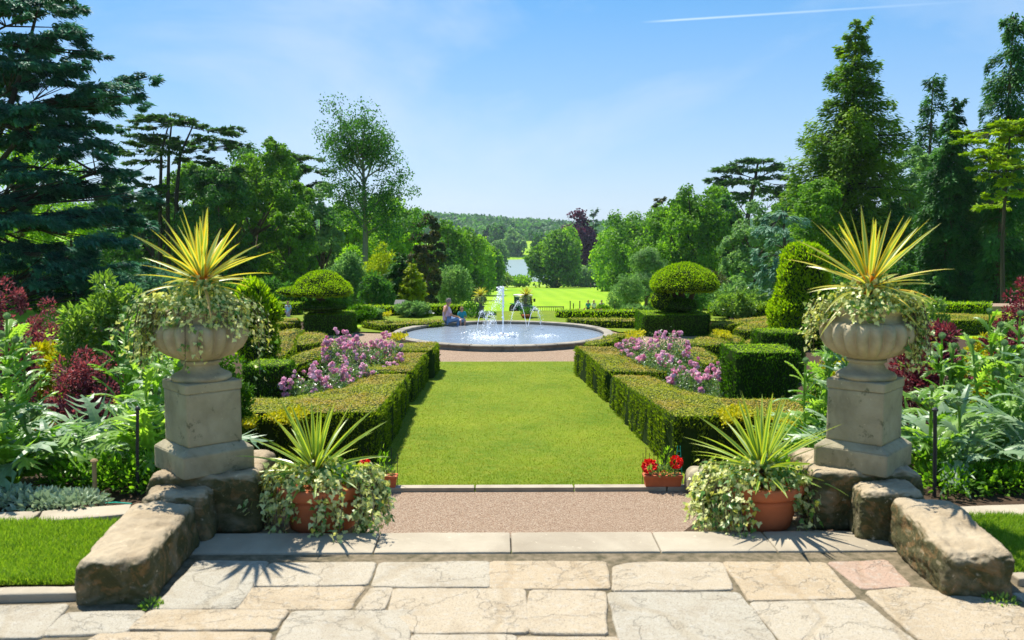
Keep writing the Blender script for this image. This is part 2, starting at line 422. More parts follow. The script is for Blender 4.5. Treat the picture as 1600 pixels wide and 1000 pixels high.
    G['red'] = leaf_mat('red_petal', (0.65, 0.008, 0.01), (0.85, 0.03, 0.02), 0.2, (1.2, 0.4, 0.4))
    G['peach'] = leaf_mat('peach_petal', (0.75, 0.22, 0.10), (0.85, 0.42, 0.25), 0.2, (1.1, 0.8, 0.7))
    G['cardoon'] = leaf_mat('cardoon_leaf', (0.13, 0.30, 0.025), (0.34, 0.52, 0.10), 0.5, rough=0.4, spec=0.5)
    G['cardoon_silver'] = leaf_mat('silver_cardoon_leaf', (0.16, 0.29, 0.13), (0.34, 0.46, 0.26), 0.35, (1.1, 1.3, 0.7), rough=0.45, spec=0.5)
    G['silver'] = leaf_mat('silver_leaf', (0.28, 0.38, 0.24), (0.48, 0.56, 0.40), 0.2, (1, 1.1, .8))
    G['grass_blade'] = leaf_mat('grass_blade', (0.13, 0.27, 0.015), (0.32, 0.45, 0.05), 0.40)
    G['lawn_blade'] = leaf_mat('lawn_blade', (0.13, 0.22, 0.006), (0.29, 0.34, 0.018), 0.35, patch=(0.30, 0.29, 0.03), pscale=1.6)
    # ivy: dark green middle, cream margin on the variegated leaves
    b = NB('variegated_ivy'); v = b.attr()
    c = b.mix(b.ramp(v[0], [(0.30, (0, 0, 0)), (0.62, (1, 1, 1))]), (0.09, 0.21, 0.03), (0.68, 0.68, 0.28))
    c = b.mix(b.ramp(v[1], [(0.80, (0, 0, 0)), (0.92, (1, 1, 1))]), c, (0.52, 0.50, 0.06))
    t = b.add('ShaderNodeBsdfTranslucent'); b.lk(b.mix(1.0, c, (1.2, 1.25, 0.6), 'MULTIPLY'), t.inputs[0])
    m = b.add('ShaderNodeMixShader'); m.inputs[0].default_value = 0.3; b.lk(b.pbr(c, 0.4, 0.45), m.inputs[1]); b.lk(t.outputs[0], m.inputs[2])
    G['ivy'] = b.done(m.outputs[0])
    # cordyline: striped strap leaves, G = 0 midrib .. 1 edge, B = 0 base .. 1 tip
    for nm, mid, strp, edge, basec in (('cordyline', (0.22, 0.33, 0.03), (0.50, 0.55, 0.20), (0.72, 0.52, 0.015), (0.75, 0.22, 0.03)),
                                       ('cordyline_green', (0.10, 0.22, 0.02), (0.36, 0.50, 0.12), (0.46, 0.52, 0.03), (0.30, 0.20, 0.06))):
        b = NB(nm); v = b.attr()
        c = b.mix(b.ramp(v[1], [(0.25, (0, 0, 0)), (0.45, (1, 1, 1))]), mid, strp)
        c = b.mix(b.ramp(v[1], [(0.62, (0, 0, 0)), (0.72, (1, 1, 1))]), c, edge)
        c = b.mix(b.ramp(v[2], [(0.04, (0.85,) * 3), (0.22, (0, 0, 0))]), c, basec)
        c = b.mix(b.math('MULTIPLY', b.ramp(v[0], [(0.80, (0, 0, 0)), (0.9, (1, 1, 1))]), 0.8), c, (0.50, 0.30, 0.12))
        t = b.add('ShaderNodeBsdfTranslucent'); b.lk(b.mix(1.0, c, (1.25, 1.2, 0.5), 'MULTIPLY'), t.inputs[0])
        m = b.add('ShaderNodeMixShader'); m.inputs[0].default_value = 0.38; b.lk(b.pbr(c, 0.35, 0.5), m.inputs[1]); b.lk(t.outputs[0], m.inputs[2])
        G[nm] = b.done(m.outputs[0])
    # paving slabs: R = slab tint, G = slab random
    b = NB('yorkstone'); v = b.attr()
    c = b.ramp(v[0], [(0.0, (0.345, 0.315, 0.245)), (0.35, (0.40, 0.34, 0.245)), (0.65, (0.40, 0.31, 0.195)), (0.85, (0.34, 0.26, 0.165)), (1.0, (0.39, 0.26, 0.19))])
    off = b.add('ShaderNodeVectorMath', operation='ADD'); b.lk(b.pos(), off.inputs[0]); b.lk(b.add('ShaderNodeAttribute', attribute_name='col').outputs['Vector'], off.inputs[1])
    n1 = b.noise(4.5, 9, 0.68, dist=0.3); n2 = b.noise(26, 6, 0.7); n3 = b.noise(140, 3, 0.7)
    c = b.mix(b.ramp(n1, [(0.48, (0, 0, 0)), (0.70, (0.5,) * 3)]), c, (0.25, 0.19, 0.115))
    c = b.mix(b.ramp(n2, [(0.50, (0, 0, 0)), (0.70, (0.6,) * 3)]), c, (0.42, 0.39, 0.325))
    w = b.add('ShaderNodeTexWave'); w.inputs['Scale'].default_value = 0.55; w.inputs['Distortion'].default_value = 11; w.inputs['Detail'].default_value = 3
    w.inputs['Detail Scale'].default_value = 1.2; b.lk(b.pos(), w.inputs[0])
    rid = b.ramp(w.outputs[0], [(0.0, (0, 0, 0)), (0.035, (1, 1, 1))])
    c = b.mix(b.ramp(n3, [(0.34, (0.7,) * 3), (0.47, (0, 0, 0))]), c, (0.15, 0.12, 0.08))
    cr = b.ramp(b.noise(2.3, 6, 0.6, dist=0.4), [(0.493, (0, 0, 0)), (0.499, (1, 1, 1)), (0.501, (1, 1, 1)), (0.507, (0, 0, 0))])
    c = b.mix(b.math('MULTIPLY', cr, 0.14), c, (0.16, 0.125, 0.08))
    c = b.mix(1.0, c, b.mix(rid, (0.93, 0.90, 0.85), (1, 1, 1)), 'MULTIPLY')
    h = b.mix(0.40, b.mix(0.6, n1, n2), n3); h = b.mix(0.2, h, rid); h = b.mix(b.math('MULTIPLY', cr, 0.5), h, 0.0)
    G['paving'] = b.done(b.pbr(c, 0.85, 0.25, b.bump(h, 0.8, 0.02)))
    G['kerb'] = stone_mat('step_stone', (0.33, 0.28, 0.20), (0.39, 0.335, 0.245), (0.26, 0.215, 0.15), None, 0, 5)
    # gravel
    b = NB('gravel'); vo = b.add('ShaderNodeTexVoronoi'); vo.inputs['Scale'].default_value = 75; b.lk(b.pos(), vo.inputs['Vector'])
    c = b.ramp(vo.outputs['Color'], [(0.1, (0.19, 0.105, 0.06)), (0.5, (0.39, 0.265, 0.17)), (0.9, (0.54, 0.43, 0.31))])
    c = b.mix(b.math('MULTIPLY', b.noise(1.3, 4), 0.45), c, (0.41, 0.28, 0.18))
    G['gravel'] = b.done(b.pbr(c, 0.9, 0.2, b.bump(vo.outputs['Distance'], 0.9, 0.03)))
    # mown lawn
    b = NB('mown_lawn'); n1 = b.noise(0.7, 6, 0.6); n2 = b.noise(6, 8, 0.7); n3 = b.noise(75, 4, 0.75)
    c = b.mix(b.ramp(n1, [(0.35, (0, 0, 0)), (0.7, (1, 1, 1))]), (0.115, 0.19, 0.005), (0.22, 0.275, 0.008))
    c = b.mix(b.ramp(n2, [(0.45, (0, 0, 0)), (0.75, (0.8,) * 3)]), c, (0.29, 0.285, 0.03))
    c = b.mix(b.ramp(n3, [(0.35, (0.7,) * 3), (0.6, (0, 0, 0))]), c, (0.05, 0.10, 0.004))
    G['lawn'] = b.done(b.pbr(c, 0.9, 0.15, b.bump(b.mix(0.5, n2, n3), 0.8, 0.05)))
    # far park grass, mowing stripes
    b = NB('park_grass'); n1 = b.noise(0.02, 5); n2 = b.noise(0.35, 6, 0.7); n3 = b.noise(3.0, 5, 0.7)
    c = b.mix(b.ramp(n1, [(0.4, (0, 0, 0)), (0.65, (1, 1, 1))]), (0.15, 0.29, 0.006), (0.24, 0.36, 0.010))
    w = b.add('ShaderNodeTexWave'); w.bands_direction = 'X'; w.inputs['Scale'].default_value = 0.085; w.inputs['Distortion'].default_value = 1.2; w.inputs['Detail Scale'].default_value = 0.1; b.lk(b.pos(), w.inputs[0])
    c = b.mix(b.math('MULTIPLY', w.outputs[0], 0.30), c, (0.30, 0.42, 0.02))
    c = b.mix(b.ramp(n2, [(0.5, (0, 0, 0)), (0.8, (0.6,) * 3)]), c, (0.13, 0.22, 0.01))
    G['park'] = b.done(b.pbr(c, 0.9, 0.1, b.bump(b.mix(0.5, n2, n3), 0.6, 0.1)))
    # basin water
    b = NB('basin_water'); n1 = b.noise(2.2, 3, 0.55, dist=0.6); n2 = b.noise(9, 4, 0.6)
    G['water'] = b.done(b.pbr((0.22, 0.25, 0.28), 0.16, 0.9, b.bump(b.mix(0.45, n1, n2), 0.9, 0.06)))
    b = NB('lake_water'); G['lake'] = b.done(b.pbr((0.17, 0.23, 0.21), 0.45, 0.5, b.bump(b.noise(0.6, 3), 0.4, 0.3)))
    b = NB('white_water'); p = b.pbr((0.85, 0.90, 0.95), 0.25, 0.5); t = b.add('ShaderNodeBsdfTranslucent'); t.inputs[0].default_value = (0.9, 0.94, 1, 1)
    m = b.add('ShaderNodeMixShader'); m.inputs[0].default_value = 0.5; b.lk(p, m.inputs[1]); b.lk(t.outputs[0], m.inputs[2]); G['spray'] = b.done(m.outputs[0])
    for nm, c in (('skin', (0.52, 0.27, 0.17)), ('shirt_pink', (0.62, 0.42, 0.50)), ('denim', (0.16, 0.26, 0.42)), ('teal_cloth', (0.02, 0.26, 0.30)),
                  ('pale_blue_cloth', (0.45, 0.60, 0.78)), ('white_cloth', (0.72, 0.72, 0.72)), ('lilac_cloth', (0.42, 0.38, 0.60)), ('dark_cloth', (0.04, 0.045, 0.06)),
                  ('hair_blond', (0.55, 0.36, 0.16)), ('hair_grey', (0.30, 0.25, 0.21)), ('hair_brown', (0.10, 0.055, 0.03)), ('tractor_green', (0.02, 0.13, 0.04)),
                  ('tractor_roof', (0.75, 0.72, 0.62)), ('tyre', (0.02, 0.02, 0.02)), ('straw', (0.6, 0.48, 0.25)), ('stone_far', (0.20, 0.19, 0.16))):
        G[nm] = plain(nm, c, 0.75, 0.25, var=0.12)
    b = NB('cab_glass'); G['glass'] = b.done(b.pbr((0.05, 0.12, 0.12), 0.08, 0.7))
mats()
# ------------------------------------------------------------------ the land
GZ = -2.46                                   # level of the garden below the terrace
PY = [-60, 6.2, 8.5, 11.5, 43, 46, 60, 100, 320, 480, 820, 900, 1500, 1700, 4200]
PZ = [0, 0, -1.0, GZ, GZ, -2.95, -4.6, -8.4, -20.6, -30, -30, -24, 0, 2, 2]
def terr(x, y):
    x = np.asarray(x, float); y = np.asarray(y, float)
    z = np.interp(y, PY, PZ)
    # the sides of the park stay a little higher than the middle
    s = np.clip((np.abs(x) - 14) / 30, 0, 1); k = np.clip((y - 43) / 20, 0, 1) * np.clip((260 - y) / 100, 0, 1)
    z = z + 1.6 * s * s * (3 - 2 * s) * k
    # ridge: higher to the left
    z = z + np.clip((y - 900) / 600, 0, 1) * np.interp(x / np.maximum(y, 1), [-0.6, -0.12, 0.0, 0.08, 0.5], [22, 6, -8, -16, 0])
    # the stair well
    w = (np.abs(x - 0.19) < 1.72) & (y > 4.80) & (y < 11.6)
    return np.where(w, GZ - 0.15, z)
def tz(x, y): return float(terr(x, y))

def build_ground():
    xs = np.unique(np.concatenate([np.linspace(-3000, -300, 28), np.linspace(-300, -40, 27), np.linspace(-40, 40, 81), np.linspace(40, 300, 27), np.linspace(300, 3000, 28),
                                   [0.19 - 1.73, 0.19 - 1.71, 0.19 + 1.71, 0.19 + 1.73]]))
    ys = np.unique(np.concatenate([np.linspace(-60, 4, 9), [4.6, 4.79, 4.81, 5.5], np.linspace(6, 12, 13), np.linspace(12, 46, 35), np.linspace(46, 340, 99), np.linspace(340, 1000, 45), np.linspace(1000, 4200, 65)]))
    X, Y = np.meshgrid(xs, ys, indexing='ij'); Z = terr(X, Y)
    P3 = np.stack([X, Y, Z * 0], -1).reshape(-1, 3)
    und = wobble(P3, 60, 5, 2).reshape(X.shape)
    Z = Z - 0.02 + np.clip((Y - 60) / 60, 0, 1) * np.clip((300 - Y) / 60, 0, 1) * und * 0.35
    n, m = X.shape; i, j = np.meshgrid(np.arange(n - 1), np.arange(m - 1), indexing='ij'); q = (i * m + j).reshape(-1)
    f = np.stack([q, q + m, q + m + 1, q + 1], 1)
    cx = (X[:-1, :-1] + X[1:, 1:]).reshape(-1) / 2; cyy = (Y[:-1, :-1] + Y[1:, 1:]).reshape(-1) / 2
    soil = (cyy > 4.6) & (cyy < 14.4) | (cyy >= 14.4) & (cyy < 30.5) & (np.abs(cx - .2) > 2.3) & (np.abs(cx) < 24) | (cyy >= 30.5) & (cyy < 42.6) & (np.abs(cx) > 7) & (np.abs(cx) < 16)
    g = Geo(); g.add(np.stack([X, Y, Z], -1).reshape(-1, 3), f)
    g.m = [soil.astype(np.int32)]
    o = struct(g.link('ground', [M['park'], M['soil']], smooth=True)); return o
build_ground()

def sheet(name, pts, z, mat, nx=1):
    g = Geo(); g.add([(x, y, z) for x, y in pts], [list(range(len(pts)))]); return struct(g.link(name, M[mat]))
def grid_sheet(name, x0, x1, y0, y1, nx, ny, zf, mat, fx=None):
    xs = np.linspace(0, 1, nx); ys = np.linspace(y0, y1, ny); X, Y = np.meshgrid(xs, ys, indexing='ij')
    a, b = (x0, x1) if fx is None else fx(Y); X = a + (b - a) * X
    Z = zf(X, Y) * np.ones_like(X); i, j = np.meshgrid(np.arange(nx - 1), np.arange(ny - 1), indexing='ij'); q = (i * ny + j).reshape(-1)
    g = Geo(); V = np.stack([X, Y, Z], -1).reshape(-1, 3); Q = np.stack([q, q + ny, q + ny + 1, q + 1], 1); g.add(V, Q)
    return struct(g.link(name, M[mat], smooth=True)), V, Q

# ---- terrace paving: irregular york-stone flags, each outline at its own place
SL = [ # outline in photo pixels on the terrace plane, tint
 ([(309, 876), (419, 877), (370, 949), (238, 951)], .05), ([(424, 878), (587, 877), (573, 912), (392, 914)], .30),
 ([(390, 917), (568, 915), (547, 950), (366, 950)], .60), ([(580, 917), (614, 918), (600, 950), (556, 950)], .4),
 ([(596, 878), (764, 876), (764, 915), (580, 914)], .25), ([(768, 876), (946, 877), (954, 919), (768, 918)], .62),
 ([(960, 884), (985, 878), (1128, 877), (1146, 920), (958, 922)], .45), ([(1131, 877), (1288, 877), (1338, 933), (1172, 937)], .66),
 ([(1293, 877), (1385, 874), (1423, 914), (1348, 918)], .97),
 ([(617, 919), (820, 920), (824, 988), (648, 988), (607, 950)], .48), ([(828, 922), (945, 924), (948, 990), (832, 988), (824, 975)], .5),
 ([(950, 925), (1154, 924), (1222, 1010), (972, 1010)], .10), ([(1174, 940), (1346, 936), (1440, 1008), (1228, 1008)], .32),
 ([(1354, 924), (1420, 917), (1575, 942), (1720, 1000), (1440, 1000)], .55), ([(236, 953), (450, 953), (430, 983), (196, 983)], .55),
 ([(458, 954), (645, 953), (636, 1010), (424, 1010)], .2), ([(-40, 948), (106, 944), (62, 996), (-160, 996)], .12),
 ([(104, 957), (228, 954), (196, 988), (66, 992)], .1), ([(160, 987), (424, 987), (408, 1030), (90, 1030)], .6),
 ([(644, 992), (806, 992), (806, 1060), (636, 1060)], .35), ([(812, 994), (966, 994), (975, 1060), (812, 1060)], .52), 
 ([(1580, 925), (1700, 925), (1760, 960), (1640, 960)], .3), ([(-300, 935), (-50, 944), (-170, 990), (-420, 990)], .4)]
def build_paving():
    g = Geo()
    polys = []
    for pts, t in SL: polys.append(([onz(x, y, 0) for x, y in pts], t))
    yy = 3.52                                # rows behind and beside the camera
    while yy > -2.5:
        hh = random.uniform(.28, .45); xx = -3.6 + random.uniform(0, .3)
        while xx < 3.6:
            ww = random.uniform(.35, .7)
            if yy < 3.35: polys.append(([Vector((xx + .01, yy - .01, 0)), Vector((xx + ww - .01, yy - .01, 0)), Vector((xx + ww - .01, yy - hh + .01, 0)), Vector((xx + .01, yy - hh + .01, 0))], random.random() * .7))
            xx += ww
        yy -= hh
    for k, (P, t) in enumerate(polys):
        n = len(P); c = sum(P, Vector()) / n
        # ragged outline with rounded corners
        out = []
        for i in range(n):
            a, b = P[i], P[(i + 1) % n]; L = (b - a).length; m = max(4, int(L / .03))
            for s in range(m):
                u = (s + .5) / m; p = a.lerp(b, u)
                e = min(u, 1 - u) * L
                pull = 0.004 * max(0, 1 - e / 0.02)
                d = (c - p).normalized(); p = p + d * (pull - 0.009)
                out.append(p)
        o = np.array([tuple(p) for p in out]); w = wobble(o * [1, 1, 0] + [0, 0, k], 0.09, 3, 3) * 0.0065
        cc = np.array(c); dirs = norm(cc - o); o = o + dirs * w[:, None]
        dz = random.uniform(-.003, .003); tx, ty = random.uniform(-.006, .006), random.uniform(-.006, .006)
        m = len(o); rings = []
        for ins, z in ((0, -.03), (0, -.007), (.0035, -.002), (.010, 0.0)):
            r = o + dirs * ins; r[:, 2] = z + dz + (r[:, 0] - cc[0]) * tx + (r[:, 1] - cc[1]) * ty; rings.append(r)
        V = np.concatenate(rings); Fc = []
        ccw = sum((out[i].x - c.x) * (out[(i + 1) % m].y - c.y) - (out[(i + 1) % m].x - c.x) * (out[i].y - c.y) for i in range(m)) > 0
        for r in range(3):
            for i in range(m):
                q = [r * m + i, r * m + (i + 1) % m, (r + 1) * m + (i + 1) % m, (r + 1) * m + i]; Fc.append(q if ccw else q[::-1])
        top = [3 * m + i for i in range(m)]; Fc.append(top if ccw else top[::-1])
        rv = random.uniform(0, 9)
        g.add(V, Fc, np.array([[t, rv, random.uniform(0, 9)]] * len(V)))
    struct(g.link('paving', M['paving']))
    # mortar and soil bed showing in the joints
    sheet('paving_bed', [(-4, -3), (4, -3), (4, 4.52), (-4, 4.52)], -0.009, 'joint')
b = NB('joint'); n_ = b.noise(18, 6, 0.7)
M['joint'] = b.done(b.pbr(b.ramp(n_, [(0.30, (0.06, 0.055, 0.03)), (0.62, (0.21, 0.165, 0.105))]), 0.95, 0.1, b.bump(n_, 0.8, 0.02)))
build_paving()
# the top step: long slabs with fine joints
g = Geo()
xs = [-1.52, -0.62, 0.05, 0.78, 1.35, 1.95]
for a, c in zip(xs[:-1], xs[1:]):
    V, Q = rounded_block((c - a - .003, .30, .10), .012, 18, .0015, 3, .2); g.add(V + [(a + c) / 2, 4.672, -.047], Q, np.array([[.5, a]] * len(V)))
struct(g.link('stone_step', M['kerb'], smooth=True))
# hidden flight of steps down to the garden
g = Geo()
for i in range(1, 14): box(g, (0.19, 4.84 + .42 * (i - .5), -.176 * i - .16), (3.4, .44, .16))
struct(g.link('garden_steps', M['kerb']))
sheet('gravel_path', [(-3.3, 9.9), (3.7, 9.9), (3.7, 14.12), (-3.3, 14.12)], GZ, 'gravel')
g = Geo()
for a, c in ((-3.2, -1.9), (-1.88, -.4), (-.38, 1.1), (1.12, 2.5), (2.52, 3.7)): box(g, ((a + c) / 2, 14.21, GZ - .04), (c - a - .004, .17, .10), bev=.008)
struct(g.link('lawn_edging', M['kerb']))

# ---- the central lawn
def lawn_x(Y): return (-2.3 + 0 * Y, 2.95 + 0 * Y)
lawn, LV, LQ = grid_sheet('lawn', -2.6, 3.0, 14.3, 27.5, 12, 40, lambda X, Y: GZ + 0.012 + 0 * X, 'lawn')
g = Geo()
n = 52000; P = np.stack([U(-2.4, 2.85, n), 14.3 + 13.1 * rng.random(n) ** 1.5, np.full(n, GZ + .008)], 1)
leaves(g, P, np.stack([U(-.5, .5, n), U(-.5, .5, n), np.ones(n)], 1), np.stack([U(-1, 1, n), U(-1, 1, n), np.full(n, .3)], 1), U(.015, .032, n), U(.006, .012, n), 'blade')
o = g.link('lawn_grass', M['lawn_blade']); o['kind'] = 'stuff'; tag(o, 'short mown blades of the bright lawn between the two hedges', 'grass')

# ---- grass beside the low walls, at terrace level, and its stone margin
def side_grass(name, poly, label):
    P0 = [onz(x, y, 0.0) for x, y in poly]
    sheet(name, [(p.x, p.y) for p in P0], 0.012, 'lawn')
    xs = [p.x for p in P0]; ys = [p.y for p in P0]; n = 60000
    X = U(min(xs), max(xs), n); Y = U(min(ys), max(ys), n); ins = np.zeros(n, bool); j = len(P0) - 1
    for i in range(len(P0)):
        a, c = P0[i], P0[j]
        if abs(a.y - c.y) > 1e-9: ins ^= ((a.y > Y) != (c.y > Y)) & (X < (c.x - a.x) * (Y - a.y) / (c.y - a.y) + a.x)
        j = i
    X, Y = X[ins], Y[ins]; n = len(X); P = np.stack([X, Y, np.full(n, .01)], 1); g = Geo()
    hgt = .028 + .02 * (wobble(P, .3, 9, 2) + 1) / 2
    leaves(g, P, np.stack([U(-.7, .7, n), U(-.7, .7, n), np.ones(n)], 1), np.stack([U(-1, 1, n), U(-1, 1, n), np.full(n, .3)], 1), hgt * U(.6, 1.3, n), U(.0035, .006, n), 'blade')
    o = g.link('grass', M['grass_blade']); o['kind'] = 'stuff'; tag(o, label, 'grass')
side_grass('grass_verge', [(-330, 822), (188, 820), (178, 860), (128, 917), (-420, 922)], 'tufty bright grass left of the left stone wall')
side_grass('grass_verge', [(1508, 812), (1900, 812), (2000, 905), (1585, 902)], 'tufty bright grass right of the right stone wall')
def kerb_line(pts, name='stone_kerb', h=.03, w=.085):
    g = Geo()
    for (a, c) in pts:
        A, B = onz(*a, 0), onz(*c, 0); d = B - A; L = d.length; V, Q = rounded_block((L - .01, w, h * 2), .012, 14, .003, 4, .1)
        an = math.atan2(d.y, d.x); cs, sn = math.cos(an), math.sin(an); m = (A + B) / 2
        V = np.stack([V[:, 0] * cs - V[:, 1] * sn + m.x, V[:, 0] * sn + V[:, 1] * cs + m.y, V[:, 2] + .0], 1); g.add(V, Q)
    return struct(g.link(name, M['kerb'], smooth=True))
kerb_line([((-420, 940), (-110, 936)), ((-108, 936), (128, 930)), ((1582, 908), (1760, 908))])
kerb_line([((60, 812), (205, 800)), ((-200, 820), (56, 812)), ((1490, 806), (1640, 800)), ((1645, 800), (1860, 800))], 'stone_margin', .022, .20)

# ---- circular gravel path, verge and basin
FC = Vector((0.085, 33.45, GZ)); FR = 3.80
def ring(name, r0, r1, z, mat, seg=96, a0=0, a1=2 * math.pi):
    g = Geo(); V = []; full = abs(a1 - a0 - 2 * math.pi) < 1e-6; n = seg if full else seg + 1
    for k in range(n):
        a = a0 + (a1 - a0) * k / seg
        for r in (r0, r1): V.append((FC.x + r * math.cos(a), FC.y + r * math.sin(a), z))
    Fc = [[2 * k, 2 * k + 1, 2 * ((k + 1) % n) + 1, 2 * ((k + 1) % n)] for k in range(seg)]
    g.add(V, Fc); return struct(g.link(name, M[mat]))
sheet('fountain_path', [(-6.6, 27.5), (6.8, 27.5), (6.8, 31.0), (8.6, 33.6), (8.6, 36.0), (-8.6, 36.0), (-8.6, 33.6), (-6.6, 31.0)], GZ + .004, 'gravel')
# grass verge round the back of the basin
ring('grass_verge', 4.35, 6.2, GZ + .05, 'lawn', 60, math.radians(14), math.radians(166))
g = Geo(); g.add([(-9.5, 38.6, GZ + .03), (9.5, 38.6, GZ + .03), (9.5, 42.9, GZ + .03), (-9.5, 42.9, GZ + .03)], [[0, 1, 2, 3]]); struct(g.link('back_lawn', M['lawn']))

# basin wall: a thing with stone courses; water is part of the setting
ft = thing('fountain', 'round stone fountain basin with a tall white jet in the middle of the garden', 'fountain', FC)
g = Geo(); H = .20
prof = [(FR + .02, -.03), (FR + .02, .035), (FR - .01, .045), (FR - .01, .12), (FR - .03, .13)]
lathe(g, prof + [(FR - .24, .13), (FR - .24, -.03)], 160); g.link('basin_wall', M['coping'], ft)
g = Geo()
for k in range(34):
    a0 = 2 * math.pi * (k + .015) / 34; a1 = 2 * math.pi * (k + .985) / 34; V = []; S = 8
    pr = [(FR - .27, .132), (FR - .27, .185), (FR - .25, .198), (FR + .03, .198), (FR + .055, .18), (FR + .055, .145), (FR + .03, .132)]
    dz = random.uniform(-.003, .003)
    for i in range(S + 1):
        a = a0 + (a1 - a0) * i / S
        for r, z in pr: V.append((r * math.cos(a), r * math.sin(a), z + dz))
    m = len(pr); Fc = [[i * m + j, (i + 1) * m + j, (i + 1) * m + (j + 1) % m, i * m + (j + 1) % m] for i in range(S) for j in range(m)]
    Fc += [list(range(m)), [S * m + j for j in range(m)][::-1]]
    g.add(V, Fc)
g.link('coping', M['coping'], ft)
g = Geo(); n = 120; g.add([(FC.x + (FR - .245) * math.cos(2 * math.pi * k / n), FC.y + (FR - .245) * math.sin(2 * math.pi * k / n), GZ + .085) for k in range(n)], [list(range(n))])
struct(g.link('water', M['water']))
# jets: tapering columns of water and falling drops
g = Geo()
def jet(g, p0, p1, top, r0, n=26, drops=60, spread=.04, rag=.012):
    p0 = np.array(p0, float); p1 = np.array(p1, float); pts = []; 
    for i in range(n):
        u = i / (n - 1); p = p0 + (p1 - p0) * u; p[2] = p0[2] + (p1[2] - p0[2]) * u + 4 * top * u * (1 - u); pts.append(p + rng.normal(size=3) * rag * (.3 + u))
    tube(g, pts, [r0 * (1 - .4 * i / n) * random.uniform(.6, 1.5) for i in range(n)], 6)
    P = np.array(pts)[rng.integers(n // 4, n, drops)] + rng.normal(size=(drops, 3)) * spread
    leaves(g, P, rand_dirs(drops), rand_dirs(drops), U(.012, .034, drops), U(.010, .026, drops), 'quad')
# main jet rises and breaks at the top, falling slightly left
pts = [(rng.normal() * .008, rng.normal() * .008, .09 + 1.66 * i / 30) for i in range(31)]
tube(g, pts, [.018 + .022 * (i / 30) ** 3 + abs(rng.normal()) * .010 for i in range(31)], 7)
n = 260; z = 1.0 + .78 * rng.random(n) ** .5; P = np.stack([-.05 - .10 * rng.random(n) + rng.normal(size=n) * .05, rng.normal(size=n) * .07, z], 1)
leaves(g, P, rand_dirs(n), rand_dirs(n), U(.02, .06, n), U(.02, .05, n), 'quad')
n = 420; u = rng.random(n); P = np.stack([-.12 - .5 * u + rng.normal(size=n) * .07, rng.normal(size=n) * .2, 1.5 - 1.35 * u ** 1.3 + rng.normal(size=n) * .08], 1)
leaves(g, P, rand_dirs(n), rand_dirs(n), U(.012, .035, n), U(.012, .03, n), 'quad')
g.link('main_jet', M['spray'], ft)
for (x0, x1, top, y0, y1) in ((-.95, -.52, .72, 1.2, .8), (-.15, -.75, .70, .6, .2), (-.2, -.52, .55, -.2, -.4), (.9, .22, 1.0, 2.4, .8), (.95, 1.45, .75, 2.4, 1.6)):
    g = Geo(); jet(g, (x0, y0, .10), (x1, y1, .10), top, .010, n=34, drops=230, spread=.05, rag=.010); g.link('side_jet', M['spray'], ft)
g = Geo()
for (x, y, r, k) in ((-.5, -.9, .38, 300), (1.45, -.5, .25, 90), (-.9, .4, .3, 70), (0, 0, .3, 150)):
    P = np.stack([x + rng.normal(size=k) * r, y + rng.normal(size=k) * r, np.full(k, .092) + rng.random(k) * .02], 1)
    leaves(g, P, np.stack([U(-1, 1, k), U(-.3, .3, k), U(-.1, .3, k)], 1), np.tile([0, 0, 1.], (k, 1)), U(.03, .10, k), U(.02, .06, k), 'leaf')
g.link('splash', M['spray'], ft)
g = Geo(); lathe(g, [(.07, -.05), (.06, .10), (.025, .13), (.02, .17)], 10); g.link('nozzle', M['black_iron'], ft)
# ------------------------------------------------------------------ low stone walls, pedestals, urns
def place_block(g, dim, r, c0, rz, amp, seed, taper=None, seg=56, v=None, slope=0):
    V, Q = rounded_block(dim, r, seg, amp, seed, .10)
    if taper is not None:                   # narrower, lower at the -y end
        k = np.clip((V[:, 1] / dim[1]) + .5, 0, 1); V[:, 0] *= taper[0] + (1 - taper[0]) * k; 
        V[:, 2] = (V[:, 2] + dim[2] / 2) * (taper[1] + (1 - taper[1]) * k) - dim[2] / 2
    V[:, 0] *= 1 - .16 * np.clip(V[:, 2] / dim[2] + .1, 0, 1)
    u = norm(V); V = V - u * (np.abs(wobble(V, .07, seed + 5, 3)) ** .6 * .007 + np.clip(wobble(V, .16, seed + 9, 2) - .35, 0, 1) * .02)[:, None]
    cs, sn = math.cos(rz), math.sin(rz)
    V = np.stack([V[:, 0] * cs - V[:, 1] * sn + c0[0], V[:, 0] * sn + V[:, 1] * cs + c0[1], V[:, 2] + dim[2] / 2 + c0[2]], 1)
    g.add(V, Q)
def stone_wall(side, label):
    s = side; w = thing('low_stone_wall', label, 'stone wall', (-1.6 if s < 0 else 1.97, 4.9, 0))
    inv = Vector(w.location)
    def blk(name, *a, **k):
        g = Geo(); place_block(g, *a, **k); o = g.link(name, M['wallstone'], w, smooth=True, loc=-inv); weld(o.data); return o
    if s < 0:
        blk('end_stone', (.35, .76, .255), .045, (-1.655, 4.29, -.03), .05, .014, 11, taper=(.92, .84))
        blk('wall_stone', (.345, .34, .27), .04, (-1.645, 4.85, -.03), .10, .013, 12)
        blk('base_block', (.60, .56, .32), .035, (-1.56, 5.16, -.03), .03, .013, 13)
    else:
        blk('end_stone', (.35, .72, .265), .05, (2.075, 4.285, -.03), -.08, .016, 21, taper=(.92, .84))
        blk('wall_stone', (.34, .30, .28), .045, (1.985, 4.80, -.03), -.13, .014, 22)
        blk('base_block', (.62, .56, .32), .035, (1.94, 5.17, -.03), -.03, .013, 23)
    blk('ledge_block', (.60, .50, .20), .03, (-1.06 if s < 0 else 1.47, 5.10, -.225), 0, .012, 31)
    return w
stone_wall(-1, 'worn low sandstone wall at left, its mossy rounded end beside the left grass')
stone_wall(1, 'worn low sandstone wall at right, its mossy squared end beside the right grass')

